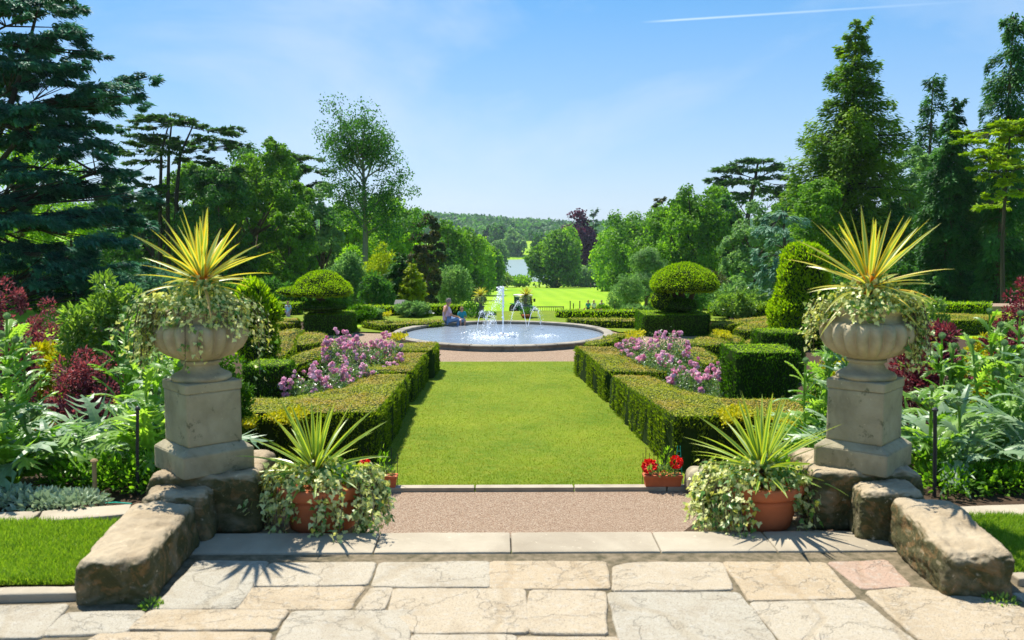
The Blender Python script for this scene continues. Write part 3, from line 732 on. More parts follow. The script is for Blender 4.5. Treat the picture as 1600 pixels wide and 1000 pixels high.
def pedestal(x, y, rz, label):
    t = thing('stone_pedestal', label, 'pedestal', (x, y, .275), rz)
    def bl(name, dim, z, r, amp, top=1):
        V, Q = rounded_block(dim, r, 20, amp, int(x * 10 + 50), .25); V[:, 2] += dim[2] / 2 + z
        if top != 1: k = np.clip((V[:, 2] - z) / dim[2], 0, 1); V[:, :2] *= (1 + (top - 1) * k)[:, None]
        g = Geo(); g.add(V, Q); o = g.link(name, M['pedestal'], t, smooth=True); weld(o.data)
    bl('plinth', (.392, .392, .12), 0, .008, .003)
    bl('plinth_moulding', (.390, .390, .034), .1185, .003, .001, .79)
    bl('shaft', (.300, .300, .285), .149, .006, .002)
    bl('cap', (.312, .312, .052), .432, .008, .002)
    return t
PED = [(-1.60, 5.10, math.radians(41)), (1.972, 5.10, math.radians(49))]
pedestal(*PED[0], 'square grey stone pedestal standing on the left wall under the left urn')
pedestal(*PED[1], 'square grey stone pedestal standing on the right wall under the right urn')
UZ = .275 + .484
def urn(x, y, label):
    t = thing('garden_urn', label, 'urn', (x, y, UZ))
    t.scale = (1.10, 1.10, 1.03)
    g = Geo(); lathe(g, [(.138, 0), (.142, .008), (.142, .02), (.132, .030), (.118, .036), (.092, .052), (.080, .075), (.082, .082), (.094, .088), (.094, .100), (.080, .106)], 40); g.link('foot', M['urn'], t, smooth=True)
    g = Geo(); pr = [(.082, .104), (.105, .110), (.158, .132), (.200, .165), (.222, .205), (.229, .240), (.224, .268), (.205, .290), (.182, .300)]
    lathe(g, pr, 220, fl=20, flamp=.15, flz=(.104, .302)); g.link('bowl', M['urn'], t, smooth=True)
    g = Geo(); lathe(g, [(.182, .297), (.160, .308), (.154, .330), (.164, .345), (.180, .352), (.186, .362), (.180, .372), (.160, .374), (.152, .340), (.0001, .338)], 56); g.link('rim', M['urn'], t, smooth=True)
    return t
urn(PED[0][0], PED[0][1], 'fluted stone urn on the left pedestal, overgrown with pale trailing ivy')
urn(PED[1][0], PED[1][1], 'fluted stone urn on the right pedestal, ivy spilling over its right side')

# ------------------------------------------------------------------ cordylines
def strap(g, base, d, L, w, bend, old=0, n=9):
    """one strap leaf: starts along d, arches down by bend"""
    d = Vector(d).normalized(); side = d.cross(Vector((0, 0, 1)))
    if side.length < .05: side = Vector((random.uniform(-1, 1), random.uniform(-1, 1), 0))
    side.normalize(); p = Vector(base); V = []; Cc = []; cols = []
    roll = random.uniform(-.7, .7); q = Matrix.Rotation(roll, 3, d); side = q @ side
    step = L / (n - 1); cur = d.copy()
    rv = random.random() * .75 + (.25 if old else 0)
    for i in range(n):
        u = i / (n - 1); nrm = side.cross(cur).normalized()
        ww = w * (0.55 + 1.6 * u if u < .28 else 1.0) * (1 - max(0, (u - .45) / .55) ** 1.6 * .97)
        for k, (a, e) in enumerate(((-1, 1.0), (-.5, .5), (0, 0), (.5, .5), (1, 1.0))):
            V.append(tuple(p + side * (a * ww / 2) + nrm * (abs(a) * ww * .22))); cols.append((rv, e, u))
        p = p + cur * step; cur = (cur + Vector((0, 0, -bend * step / L * (0.3 + 1.6 * u)))).normalized()
    Fc = np.array([[i * 5 + k, i * 5 + k + 1, i * 5 + k + 6, i * 5 + k + 5] for i in range(n - 1) for k in range(4)])
    g.add(V, Fc, np.array(cols))
def cordyline(x, y, z, h, L, w, mat, label, seed, n=58, droop=9, lean=0):
    random.seed(seed); t = thing('cordyline', label, 'cordyline', (x, y, z))
    g = Geo(); pts = [(lean * u, 0, h * u - .05 * (1 - u)) for u in (0, .2, .4, .6, .8, 1)]
    tube(g, pts, [.021, .018, .019, .017, .020, .022], 10)
    for k in range(14): a = random.uniform(0, 6.28); zz = h * random.uniform(.1, .95); box(g, (lean * zz / h + .017 * math.cos(a), .017 * math.sin(a), zz), (.012, .008, .010), a, .5)
    g.link('stem', M['bark'], t)
    g = Geo()
    for i in range(n):
        a = i * 2.399 + random.uniform(-.25, .25); u = (i + .5) / n
        el = math.radians(86 - 90 * u ** .85 + random.uniform(-11, 11)); ll = L * random.uniform(.80, 1.08) * (.82 + .25 * math.sin(math.pi * min(1, u * 1.1)))
        bz = h + .05 * (1 - u) - .02
        strap(g, (lean + .012 * math.cos(a), .012 * math.sin(a), bz), (math.cos(el) * math.cos(a), math.cos(el) * math.sin(a), math.sin(el)), ll, w * random.uniform(.85, 1.15), .10 + .45 * u * random.uniform(.3, 1.2))
    for i in range(droop):                  # old leaves hang below the head
        a = i * 2.0 + random.uniform(-.5, .5); el = math.radians(random.uniform(-30, 6))
        strap(g, (lean, 0, h - .03), (math.cos(el) * math.cos(a), math.cos(el) * math.sin(a), math.sin(el)), L * random.uniform(.75, 1.05), w * .7, random.uniform(.7, 1.4), old=1)
    g.link('leaves', M[mat], t, smooth=True)
    return t
cordyline(PED[0][0] + .02, PED[0][1], UZ + .34, .185, .375, .027, 'cordyline', 'spiky yellow edged cordyline growing out of the left stone urn', 3, n=46, lean=0, droop=12)
cordyline(PED[1][0] + .02, PED[1][1], UZ + .34, .155, .430, .025, 'cordyline', 'spiky yellow edged cordyline growing out of the right stone urn', 5, n=46, lean=-.02, droop=13)

# ------------------------------------------------------------------ ivy and trailing plants
def ivy(x, y, z, label, seed, r0, strands, spread, name='ivy', top=420, topr=.2, toph=.10, gold=0.12, cat='ivy', ls=(.018, .036)):
    """strands: (azimuth deg, outward reach, drop, leaf count, side scatter)"""
    rs = np.random.default_rng(seed); t = thing(name, label, cat, (x, y, z)); g = Geo(); gs = Geo()
    P = []; c = []
    a = rs.random(top) * 6.28; r = topr * rs.random(top) ** .5 * 1.08; P.append(np.stack([r * np.cos(a), r * np.sin(a), toph * (1 - (r / topr) ** 2) * rs.random(top) + .015 + .03 * rs.random(top)], 1)); c.append(rs.random(top) * .9)
    for az, reach, drop, n, sc0 in strands:
        A = math.radians(az); d = np.array([math.cos(A), math.sin(A), 0]); sd = np.array([-math.sin(A), math.cos(A), 0])
        for k in range(max(1, n // 26)):
            m = 26; u = np.linspace(.1, 1, m); off = rs.normal() * sc0; rr = reach * rs.uniform(.8, 1.2); dr = drop * rs.uniform(.45, 1.1)
            path = d * (r0 + rr * (1 - (1 - np.minimum(1, u * 2.2)) ** 2))[:, None] + sd * (off * (.6 + .6 * u) + rs.normal() * .04 * u)[:, None]
            path[:, 2] = .05 * np.sin(np.minimum(1, u * 2.5) * math.pi) * rs.uniform(.3, 1.6) - dr * np.maximum(0, u - .22) ** 1.15 * 1.25
            p2 = path + rs.normal(size=(m, 3)) * .017; P.append(p2); c.append(np.clip(rs.normal(.45 + .25 * rs.random(), .25, m), 0, 1))
            tube(gs, path[::4], [.0022] * len(path[::4]), 4, cap=False)
    P = np.concatenate(P); c = np.concatenate(c); n = len(P)
    out = P.copy(); out[:, 2] = 0; out = norm(out + 1e-4)
    N = norm(out * .8 + [0, 0, .75] + rs.normal(size=(n, 3)) * .45); T = norm(out * .4 + [0, 0, -.8] + rs.normal(size=(n, 3)) * .6)
    L = rs.uniform(ls[0], ls[1], n)
    g2 = (rs.random(n) < gold) * .3 + rs.random(n) * .79
    leaves(g, P, T, N, L, L * 1.05, 'ivy', np.stack([c, g2], 1))
    g.link('leaves', M['ivy'], t)
    if gs.n: gs.link('stems', M['bark'], t)
    return t
ivy(PED[0][0], PED[0][1], UZ + .365, 'pale variegated ivy trailing over the left stone urn', 1, .15,
    [(180, .13, .30, 760, .12), (208, .12, .26, 420, .08), (150, .12, .2, 180, .1), (0, .10, .12, 130, .08), (330, .08, .10, 100, .07), (272, .075, .30, 60, .012), (290, .06, .08, 80, .06), (20, .17, .38, 200, .05), (240, .07, .08, 90, .06)], .1, topr=.21, toph=.19, top=1300, ls=(.014, .030))
ivy(PED[1][0], PED[1][1], UZ + .365, 'pale variegated ivy trailing down the right side of the right stone urn', 2, .15,
    [(0, .10, .32, 700, .10), (340, .085, .30, 380, .06), (315, .08, .40, 130, .03), (180, .11, .10, 120, .07), (160, .15, .26, 160, .1), (30, .12, .2, 160, .1), (265, .06, .04, 60, .09), (225, .05, .05, 50, .06)], .1, topr=.22, toph=.18, gold=.24, top=1300, ls=(.014, .030))

def pot(x, y, z, label):
    t = thing('terracotta_pot', label, 'plant pot', (x, y, z)); t.scale = (1.14, 1.14, 1.0)
    g = Geo(); lathe(g, [(.135, 0), (.150, .01), (.166, .07), (.182, .15), (.188, .182)], 48); g.link('body', M['terracotta'], t, smooth=True)
    g = Geo(); lathe(g, [(.188, .180), (.203, .186), (.210, .196), (.213, .235), (.208, .248), (.192, .250), (.186, .240), (.180, .205), (.0001, .205)], 48); g.link('rim', M['terracotta'], t, smooth=True)
    return t
PX = [(-.955, 5.03, -.03), (1.385, 5.03, -.03)]
pot(*PX[0], 'round terracotta pot half hidden by ivy at the left end of the top step')
pot(*PX[1], 'round terracotta pot with bare orange front at the right end of the top step')
cordyline(PX[0][0] - .035, PX[0][1], .17, .10, .42, .024, 'cordyline_green', 'green cordyline growing in the left terracotta pot', 8, n=50, droop=4)
cordyline(PX[1][0] + .015, PX[1][1], .17, .10, .46, .024, 'cordyline_green', 'green cordyline growing in the right terracotta pot', 12, n=54, droop=5)
ivy(PX[0][0], PX[0][1], .215, 'variegated ivy spilling from the left terracotta pot on both sides', 5, .15,
    [(0, .14, .27, 640, .11), (335, .13, .28, 420, .10), (180, .13, .22, 420, .10), (200, .12, .26, 230, .09), (292, .09, .34, 200, .055), (262, .07, .10, 60, .05), (25, .15, .2, 260, .12), (160, .14, .16, 200, .12), (232, .08, .28, 120, .03)], .1, topr=.22, toph=.13, top=560, gold=.18, ls=(.02, .038))
ivy(PX[1][0], PX[1][1], .215, 'variegated ivy spilling from the left side of the right terracotta pot', 6, .15,
    [(180, .15, .27, 700, .11), (205, .14, .29, 520, .10), (155, .15, .2, 260, .12), (0, .10, .2, 240, .09), (330, .10, .32, 150, .05), (305, .08, .12, 60, .05), (30, .12, .16, 180, .1), (232, .10, .3, 180, .05)], .1, topr=.22, toph=.13, top=560, gold=.26, ls=(.02, .038))
# bedding between: bronze and lime leaves in the pots
def tuft(x, y, z, r, h, n, mat, label, name, cat, Ls=(.03, .06), tpl='leaf', wr=.5, up=.8, parent=None, group=None):
    g = Geo(); d = rand_dirs(n); d[:, 2] = np.abs(d[:, 2]); P = d * np.array([r, r, h]) * (rng.random(n) ** .35)[:, None]
    L = U(Ls[0], Ls[1], n); leaves(g, P, norm(d + [0, 0, up] + rng.normal(size=(n, 3)) * .35), norm(rand_dirs(n) + [0, 0, .8]), L, L * wr, tpl)
    o = g.link(name, M[mat], parent, loc=(x, y, z))
    if label: tag(o, label, cat, group)
    return o
tuft(PX[0][0] + .10, PX[0][1] + .02, .21, .10, .10, 120, 'decid_light', 'broad leaved bedding plant behind the cordyline of the left pot', 'bedding_plant', 'plant', (.03, .055))
tuft(PX[1][0] + .12, PX[1][1] + .03, .21, .10, .11, 120, 'decid_light', 'broad leaved bedding plant behind the cordyline of the right pot', 'bedding_plant', 'plant', (.03, .055))

# ------------------------------------------------------------------ planters on the lawn edging
def planter(px, py, label, boxlen):
    p = onz(px, py, GZ + .05); y = 14.23
    x = at(px, py, y).x
    t = thing('trough_planter', label, 'planter', (x, y, GZ + .061))
    g = Geo(); box(g, (0, 0, 0), (boxlen - .05, .17, .13), top=1.06); g.link('trough', M['terracotta'], t)
    g = Geo(); box(g, (0, 0, .128), (boxlen + .01, .215, .045), bev=.010); g.link('lip', M['terracotta'], t)
    return x, y, GZ + .061 + .17
def geraniums(x, y, z, blooms, w, label):
    t = thing('geranium', label, 'flowers', (x, y, z))
    tuft(0, 0, 0, w / 2 * .9, .12, 170, 'rose_leaf', None, 'foliage', None, (.04, .08), parent=t)
    tuft(w * .08, 0, 0, .10, .42, 60, 'decid_light', None, 'tall_shoots', None, (.05, .10), wr=.35, parent=t)
    for bx, bz, r, m in blooms:
        g = Geo(); d = rand_dirs(70); leaves(g, d * r * .75, norm(d + rand_dirs(70) * .7), d, np.full(70, r * .7), np.full(70, r * .7), 'leaf'); g.link('flower_head', M[m], t, loc=(bx, 0, bz))
def wires(x, y, z, w, label):
    t = thing('wire_support', label, 'plant support', (x, y, z))
    g = Geo()
    for k in range(7):
        xx = -w / 2 + w * k / 6; tube(g, [(xx, .0, 0), (xx + random.uniform(-.01, .01), 0, .52 + .09 * (k % 2))], [.0045, .0045], 5)
    for zz in (.2, .38): tube(g, [(-w / 2, .0, zz), (w / 2, 0, zz)], [.003, .003], 5)
    g.link('wires', M['black_iron'], t)
x, y, z = planter(595, 758, 'small terracotta trough of geraniums on the lawn edge beside the left pot', .50)
geraniums(x, y, z, [(-.24, .17, .075, 'red')], .46, 'geranium with one red head growing in the left trough planter')
wires(x - .02, y + .13, GZ + .01, .52, 'thin black wire hoops standing behind the left trough planter')
x, y, z = planter(1035, 762, 'small terracotta trough with two red geraniums on the lawn edge at right', .58)
geraniums(x, y, z, [(-.20, .13, .095, 'red'), (.20, .19, .085, 'red'), (.02, .03, .03, 'peach')], .52, 'geraniums with two red heads growing in the right trough planter')
wires(x - .12, y + .13, GZ + .01, .34, 'thin black wire hoops standing behind the right trough planter')
g = Geo(); 
for k in range(8): tube(g, [(-.05 + .008 * k * .5, 0, .05 + .07 * k), (.06 - .008 * k * .5, 0, .05 + .07 * k)], [.004, .004], 5)
for s in (-1, 1): tube(g, [(s * .07, 0, 0), (s * .02, 0, .62)], [.005, .005], 5)
tag(g.link('plant_obelisk', M['twine'], loc=(x + .27, y + .16, GZ + .01)), 'narrow green ladder shaped plant support behind the right trough', 'plant support')
# rounded stones ending the side walls of the stairs
for sx, px, lab in ((1, 1092, 'rounded grey boulder on the gravel edge beside the right trough planter'), (-1, 540, 'rounded grey boulder on the gravel edge hidden behind the left pot')):
    p = at(px, 758, 14.0); V, Q = rounded_block((.42, .5, .44), .17, 22, .02, 40 + sx, .3); V[:, 2] += .18; g = Geo(); g.add(V, Q)
    o = g.link('boulder', M['pedestal'], loc=(p.x + sx * .02, 14.02, GZ), smooth=True); weld(o.data); tag(o, lab, 'boulder')

# ------------------------------------------------------------------ stakes
def rod(px0, py0, px1, py1, Y, r, mat, label, name, cat, knob=False):
    a, b2 = at(px0, py0, Y), at(px1, py1, Y); g = Geo(); t = thing(name, label, cat, b2); d = a - b2
    tube(g, [(0, 0, -.15), tuple(d * .5), tuple(d)], [r, r, r], 8); g.link('shaft', M[mat], t)
    g = Geo(); lathe(g, [(.0001, -.004), (r * 1.5, -.002), (r * 1.6, .008), (r * .9, .018), (.0001, .022)], 8); g.link('tip', M[mat], t, loc=d)
rod(215, 640, 214, 760, 5.6, .010, 'black_iron', 'thin black iron rod standing among the leaves beside the left pedestal', 'iron_rod', 'stake')
rod(1461, 642, 1461, 770, 5.5, .012, 'black_iron', 'thin black iron rod standing among the leaves beside the right pedestal', 'iron_rod', 'stake')
rod(147, 722, 149, 796, 5.5, .014, 'timber', 'short pale wooden stake at the front of the left bed', 'wooden_stake', 'stake')
rod(1502, 690, 1503, 800, 6.0, .012, 'timber', 'short pale wooden stake at the front of the right bed', 'wooden_stake', 'stake')
g = Geo(); a, b2, c2 = at(146, 786, 5.48), at(180, 785, 5.4), at(206, 787, 5.35)
tube(g, [a + Vector((-.03, 0, .02)), a, a + Vector((.03, -.02, .0)), b2, c2], [.004] * 5, 6)
for k in range(4): tube(g, [a + Vector((random.uniform(-.03, .03), -.02, random.uniform(-.03, .03))), a + Vector((random.uniform(-.04, .04), .02, random.uniform(-.03, .03)))], [.004, .004], 6)
tag(g.link('twine', M['twine']), 'bright green twine tied round the short wooden stake at left', 'twine')

# ------------------------------------------------------------------ cardoons and bed plants near the terrace
def cardoon_leaf(g, base, az, el, L, bend, w=.30, lobes=8, silver=.3, tw=0):
    """a long arching leaf cut into pointed lobes"""
    cur = Vector((math.cos(el) * math.cos(az), math.cos(el) * math.sin(az), math.sin(el))); p = Vector(base); n = lobes * 2 + 3; st = L / n
    side = Vector((-math.sin(az), math.cos(az), 0)); side = Matrix.Rotation(tw, 3, cur) @ side
    pts = [(p.copy(), cur.copy())]
    for i in range(n): cur = (cur + Vector((0, 0, -bend / n * (.5 + 1.2 * i / n)))).normalized(); p = p + cur * st; pts.append((p.copy(), cur.copy()))
    V = []; Fc = []; rv = random.random(); cols = []
    def addv(v, s): V.append(tuple(v)); cols.append((rv, s)); return len(V) - 1
    for i in range(n + 1):
        q, c = pts[i]; nr = side.cross(c).normalized(); u = i / n; hw = .010 + .022 * math.sin(math.pi * min(1, u * 1.05)) * (L / .5)
        addv(q - side * hw + nr * .004, .4); addv(q - nr * .004, .2); addv(q + side * hw + nr * .004, .4)
    for i in range(n): a = i * 3; Fc += [[a, a + 1, a + 4, a + 3], [a + 1, a + 2, a + 5, a + 4]]
    for k in range(lobes):
        i = 2 + 2 * k; q, c = pts[i]; q2, _ = pts[min(i + 2, n)]; u = i / n; ll = w * L * (math.sin(math.pi * (.12 + .80 * u)) ** .8) * random.uniform(.8, 1.15)
        nr = side.cross(c).normalized()
        for s in (-1, 1):
            tip = q + c * ll * 1.05 + side * s * ll * .78 - nr * 0 + Vector((0, 0, -ll * random.uniform(.05, .5)))
            mid = q + c * ll * .30 + side * s * ll * .46 + nr * ll * .10; mid2 = q2 + side * s * ll * .30 + nr * ll * .10 - c * st * .2
            a0 = addv(q + side * s * .008, .5); a1 = addv(mid, .6); a2 = addv(tip, .8); a3 = addv(mid2, .6); a4 = addv(q2 + side * s * .008 - c * st * .3, .5)
            f1, f2 = [a0, a1, a3, a4], [a1, a2, a3]
            if s < 0: f1, f2 = f1[::-1], f2[::-1]
            Fc += [f1, f2]
    g.add(V, Fc, np.array(cols))
def cardoon(x, y, h, seed, label, stems=3, basal=16, name='cardoon', group=None, mat='cardoon', sp=.28, L=.55):
    random.seed(seed); z = tz(x, y); t = thing(name, label, 'cardoon', (x, y, z - .02), group=group)
    gl = Geo(); gs = Geo(); gb = []
    for k in range(basal):
        a = k * 2.399 + random.uniform(-.3, .3); el = math.radians(random.uniform(38, 78)); cardoon_leaf(gl, (.04 * math.cos(a), .04 * math.sin(a), .02), a, el, L * random.uniform(.9, 1.5), random.uniform(1.0, 2.2), tw=random.uniform(-.3, .3))
    for s in range(stems):
        a = random.uniform(0, 6.28); hh = h * random.uniform(.72, 1.0); lx, ly = sp * random.uniform(.3, 1) * math.cos(a), sp * random.uniform(.3, 1) * math.sin(a)
        pts = [Vector((lx * u ** .7 + .01 * math.sin(5 * u + s), ly * u ** .7, hh * u)) for u in np.linspace(0, 1, 9)]
        tube(gs, pts, [.013 - .006 * i / 8 for i in range(9)], 7)
        nl = int(hh / .062)
        for i in range(nl):
            u = .06 + .90 * i / nl; q = pts[int(u * 8)].lerp(pts[min(8, int(u * 8) + 1)], u * 8 - int(u * 8)); aa = i * 2.2 + random.uniform(-.4, .4)
            cardoon_leaf(gl, q, aa, math.radians(random.uniform(30, 66)), L * (1.0 - .60 * u) * random.uniform(.8, 1.15), random.uniform(.7, 1.7), w=.24, lobes=7, tw=random.uniform(-.5, .5))
        heads = [pts[-1]]
        for b_ in range(random.randint(1, 2)):
            aa = random.uniform(0, 6.28); q0 = pts[6]; q1 = q0 + Vector((.10 * math.cos(aa), .10 * math.sin(aa), .12 * hh)); tube(gs, [q0, (q0 + q1) / 2 + Vector((.015 * math.cos(aa), .015 * math.sin(aa), -.01)), q1], [.006, .005, .006], 6); heads.append(q1)
            for e in range(3): cardoon_leaf(gl, q0.lerp(q1, .3 + .25 * e), aa + e * 2, math.radians(45), L * .3, .8, lobes=4)
        gb += heads
    gl.link('leaves', [M[mat]], t); gs.link('stems', M['cardoon'], t)
    for q in gb:
        g = Geo(); r = random.uniform(.016, .024)
        for k in range(5):
            for j in range(9):
                a = 2 * math.pi * (j + k * .5) / 9; ph = .25 + k * .28; d = np.array([math.sin(ph) * math.cos(a), math.sin(ph) * math.sin(a), math.cos(ph)])
                leaves(g, np.array([d * r * .9 - [0, 0, r * .5]]), np.array([[d[0] * .3, d[1] * .3, 1.0]]), np.array([d]), r * .9, r * .7, 'leaf')
        lathe(g, [(.004, -r), (r * .8, -r * .6), (r, 0), (r * .7, r * .8), (.0001, r)], 9); g.link('bud', M['cardoon_silver'], t, loc=q)
    return t
CL = [ # px, py of the base, distance, height, kind
 (12, 5.75, 1.10, 0, 'tall budded cardoon at the left picture edge behind the left grass'), (95, 5.95, .60, 1, 'cardoon with arching leaves behind the short wooden stake at left'),
 (235, 6.05, 1.05, 0, 'tall budded cardoon directly behind the left pedestal'), (170, 6.35, .62, 1, 'silvery low cardoon between the wooden stake and the black rod at left'),
 (-60, 6.35, 1.25, 0, 'cardoon partly cut off by the left picture edge'), (30, 6.9, 1.22, 0, 'leafy cardoon at the back of the left bed near the red berberis'),
 (205, 7.2, 1.42, 0, 'tall budded cardoon behind the left urn and green shrub side'), (290, 6.7, 1.15, 1, 'cardoon peeping between the left pedestal and clipped hedge box')]
for i, (px, Y, h, k, lab) in enumerate(CL):
    x = at(px, 700, Y).x; cardoon(x, Y, h, 100 + i, lab, stems=3 if h > .8 else 1, basal=12, mat='cardoon_silver' if k else 'cardoon', group='cardoons in the left bed', L=.46)
CR = [(1500, 5.95, .62, 1, 'low silver leaved cardoon in front of the right bed beside the black rod'), (1446, 6.0, .70, 0, 'leafy cardoon directly right of the right pedestal'),
 (1560, 6.3, .98, 0, 'leafy cardoon behind the short wooden stake at right'), (1618, 5.9, .95, 1, 'cardoon partly cut off by the right picture edge'),
 (1260, 7.1, 1.28, 0, 'spiky pale cardoon left of the right pedestal above the clipped box'), (1330, 6.4, .85, 1, 'cardoon half hidden behind the right pedestal'),
 (1478, 6.9, 1.22, 0, 'tall budded cardoon in front of the red berberis at right'), (1580, 7.4, 1.55, 0, 'tall cardoon below the arching purple berberis at right'), (1640, 6.9, 1.35, 0, 'tall cardoon at the far right edge behind the others')]
for i, (px, Y, h, k, lab) in enumerate(CR):
    x = at(px, 700, Y).x; cardoon(x, Y, h, 200 + i, lab, stems=3 if h > .8 else 1, basal=12, mat='cardoon_silver' if k else 'cardoon', group='cardoons in the right bed', L=.46)
# low silver foliage along the stone margins
def low_plants(pxs, Y, mat, label, n=380, r=.17, h=.07):
    for i, (px, lab) in enumerate(zip(pxs, label)):
        x = at(px, 790, Y).x; yy = Y + random.uniform(-.05, .08)
        tuft(x, yy, tz(x, yy), r, h, n, mat, lab, 'silver_leaf_plant', 'plant', (.025, .055), wr=.6, up=.15, group='low silvery plants edging the beds')
low_plants([15, 70, 118, -50], 5.32, 'silver', ['low silvery leaved plant spilling over the margin at the far left', 'low silvery leaved plant spilling over the margin, second from left', 'low silvery leaved plant just left of the wooden stake', 'low silvery leaved plant cut off by the left edge'])
low_plants([132, 190, 245], 5.72, 'decid', ['low dark leafy plant behind the wooden stake at left', 'low dark leafy plant before the black rod at left', 'low dark leafy plant against the left wall base block'], h=.20, r=.24, n=420)
low_plants([1478, 1530, 1590], 5.65, 'decid', ['low dark leafy plant at the margin right of the black rod', 'low dark leafy plant at the margin below the right wooden stake', 'low dark leafy plant at the margin by the right edge'], h=.14, r=.22)
# ------------------------------------------------------------------ clipped hedges
def hedge(name, poly, label, cat='hedge', z0=GZ, group=None, leaf=.045, dens=1400, side='hedge', top='hedge_top', streak=True, rough=.035, topd=None, core='hedge_core', cellf=.11, mound=0.0):
    """flat-topped hedge over an outline of (x, y, height)"""
    P = [np.array(p, float) for p in poly]; n = len(P)
    ar = sum(P[i][0] * P[(i + 1) % n][1] - P[(i + 1) % n][0] * P[i][1] for i in range(n))
    if ar < 0: P = P[::-1]
    o = np.array([sum(p[0] for p in P) / n, sum(p[1] for p in P) / n]); t = thing(name, label, cat, (o[0], o[1], z0), group=group)
    ring_ = []
    for i in range(n):
        a, b_ = P[i], P[(i + 1) % n]; m = max(2, int(np.linalg.norm((b_ - a)[:2]) / cellf))
        for s in range(m): ring_.append(a + (b_ - a) * s / m)
    R = np.array(ring_); 
    for _ in range(2): R = (np.roll(R, 1, 0) + 2 * R + np.roll(R, -1, 0)) / 4       # soften the corners a little
    m = len(R); tan = np.roll(R, -1, 0) - np.roll(R, 1, 0); nr = norm(np.stack([tan[:, 1], -tan[:, 0], 0 * tan[:, 0]], 1))
    K = max(3, int(R[:, 2].mean() / .10)); V = []; 
    for k in range(K + 1):
        u = k / K; q = R.copy(); q[:, 2] = R[:, 2] * u; w = wobble(np.stack([R[:, 0] + o[0], R[:, 1] + o[1], q[:, 2] * .35], 1), .30, 8, 3) * rough * (1.25 if u < 1 else .6)
        q[:, :2] += nr[:, :2] * (w + .02 * (1 - u) - (.03 if u == 1 else 0))[:, None] - o; V.append(q)
    V = np.concatenate(V); i = np.arange(m); Q = [np.stack([k * m + i, k * m + (i + 1) % m, (k + 1) * m + (i + 1) % m, (k + 1) * m + i], 1) for k in range(K)]; Q = np.concatenate(Q)
    g = Geo(); g.add(V, Q)
    # top: fill on a grid so the clipped surface can roll a little
    bm = bmesh.new(); vs = [bm.verts.new(v) for v in V[K * m:]]; bm.faces.new(vs); bmesh.ops.triangulate(bm, faces=bm.faces[:])
    for _ in range(4):
        lg = [e for e in bm.edges if e.calc_length() > .32 and not e.is_boundary]
        if not lg: break
        bmesh.ops.subdivide_edges(bm, edges=lg, cuts=1); bmesh.ops.triangulate(bm, faces=[f for f in bm.faces if len(f.verts) > 3])
    bm.verts.index_update(); TV = np.array([tuple(v.co) for v in bm.verts]); bd = np.array([v.is_boundary for v in bm.verts])
    wz = wobble(TV + [o[0], o[1], 0], .9, 4, 2)
    TV[~bd, 2] += wz[~bd] * .028 + .015 + mound
    TQ = np.array([[l.vert.index for l in f.loops] for f in bm.faces]); bm.free(); g.add(TV, TQ)
    g.link('branches', M[core], t, smooth=True)
    # leaves on the sides: short upright shoots with dark gaps between them
    A = area(V, Q); k = int(A * dens); Pp, N = sample(V, Q, k)
    if streak:
        W3 = np.stack([Pp[:, 0] + o[0], Pp[:, 1] + o[1], Pp[:, 2] * .12], 1); keep = wobble(W3, .13, 21, 2) > -.12 - .75 * (Pp[:, 2] > R[:, 2].mean() - .12); Pp, N = Pp[keep], N[keep]
    k = len(Pp); T = norm(N * .35 + [0, 0, .9] + rng.normal(size=(k, 3)) * .35); L = U(leaf * .7, leaf * 1.6, k)
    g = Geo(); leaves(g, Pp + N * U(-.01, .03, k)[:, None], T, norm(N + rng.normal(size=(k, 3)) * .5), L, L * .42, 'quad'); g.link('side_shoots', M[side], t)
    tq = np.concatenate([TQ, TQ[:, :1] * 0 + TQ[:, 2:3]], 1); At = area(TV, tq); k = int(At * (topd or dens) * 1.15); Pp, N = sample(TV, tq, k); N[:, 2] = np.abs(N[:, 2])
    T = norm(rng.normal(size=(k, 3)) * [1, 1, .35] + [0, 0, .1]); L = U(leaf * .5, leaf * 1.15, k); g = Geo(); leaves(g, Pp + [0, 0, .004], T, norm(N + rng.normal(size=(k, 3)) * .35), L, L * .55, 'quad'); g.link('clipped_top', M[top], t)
    return t

hedge('clipped_hedge', [(2.41, 20.85, .68), (2.58, 18.2, .78), (2.80, 15.25, .90), (6.4, 15.25, .90), (6.4, 17.0, .86), (4.1, 17.2, .82), (3.45, 18.6, .78), (3.3, 20.6, .70)],
      'near block of the clipped hedge right of the lawn, behind the right trough planter')
hedge('clipped_hedge', [(1.98, 25.5, .72), (2.20, 23.3, .72), (2.36, 21.2, .70), (3.75, 21.15, .68), (3.35, 22.3, .68), (3.05, 25.3, .70)], 'far block of the clipped hedge right of the lawn, nearest the fountain')
hedge('clipped_hedge', [(-2.02, 20.95, .70), (-2.02, 18.4, .80), (-2.06, 15.65, .90), (-6.3, 15.65, .90), (-6.3, 17.5, .86), (-4.0, 17.4, .82), (-3.1, 18.7, .78), (-2.95, 20.7, .70)],
      'near block of the clipped hedge left of the lawn, behind the left pot')
hedge('clipped_hedge', [(-1.90, 24.3, .72), (-1.96, 21.25, .70), (-3.2, 21.2, .68), (-3.1, 24.2, .70)], 'middle block of the clipped hedge left of the lawn, beside the pink roses')
hedge('clipped_hedge', [(-1.70, 26.2, .74), (-1.76, 24.5, .74), (-3.1, 24.45, .72), (-3.3, 26.0, .72)], 'far end block of the clipped hedge left of the lawn, closest to the fountain')
def low(pts, h, label, **k):
    P = [onz(x, y, GZ + h) for x, y in pts]; k.setdefault('leaf', .06); k.setdefault('dens', 620)
    return hedge('low_box_hedge', [(p.x, p.y, h) for p in P], label, group='low hedges of the parterre', streak=False, cellf=.25, **k)
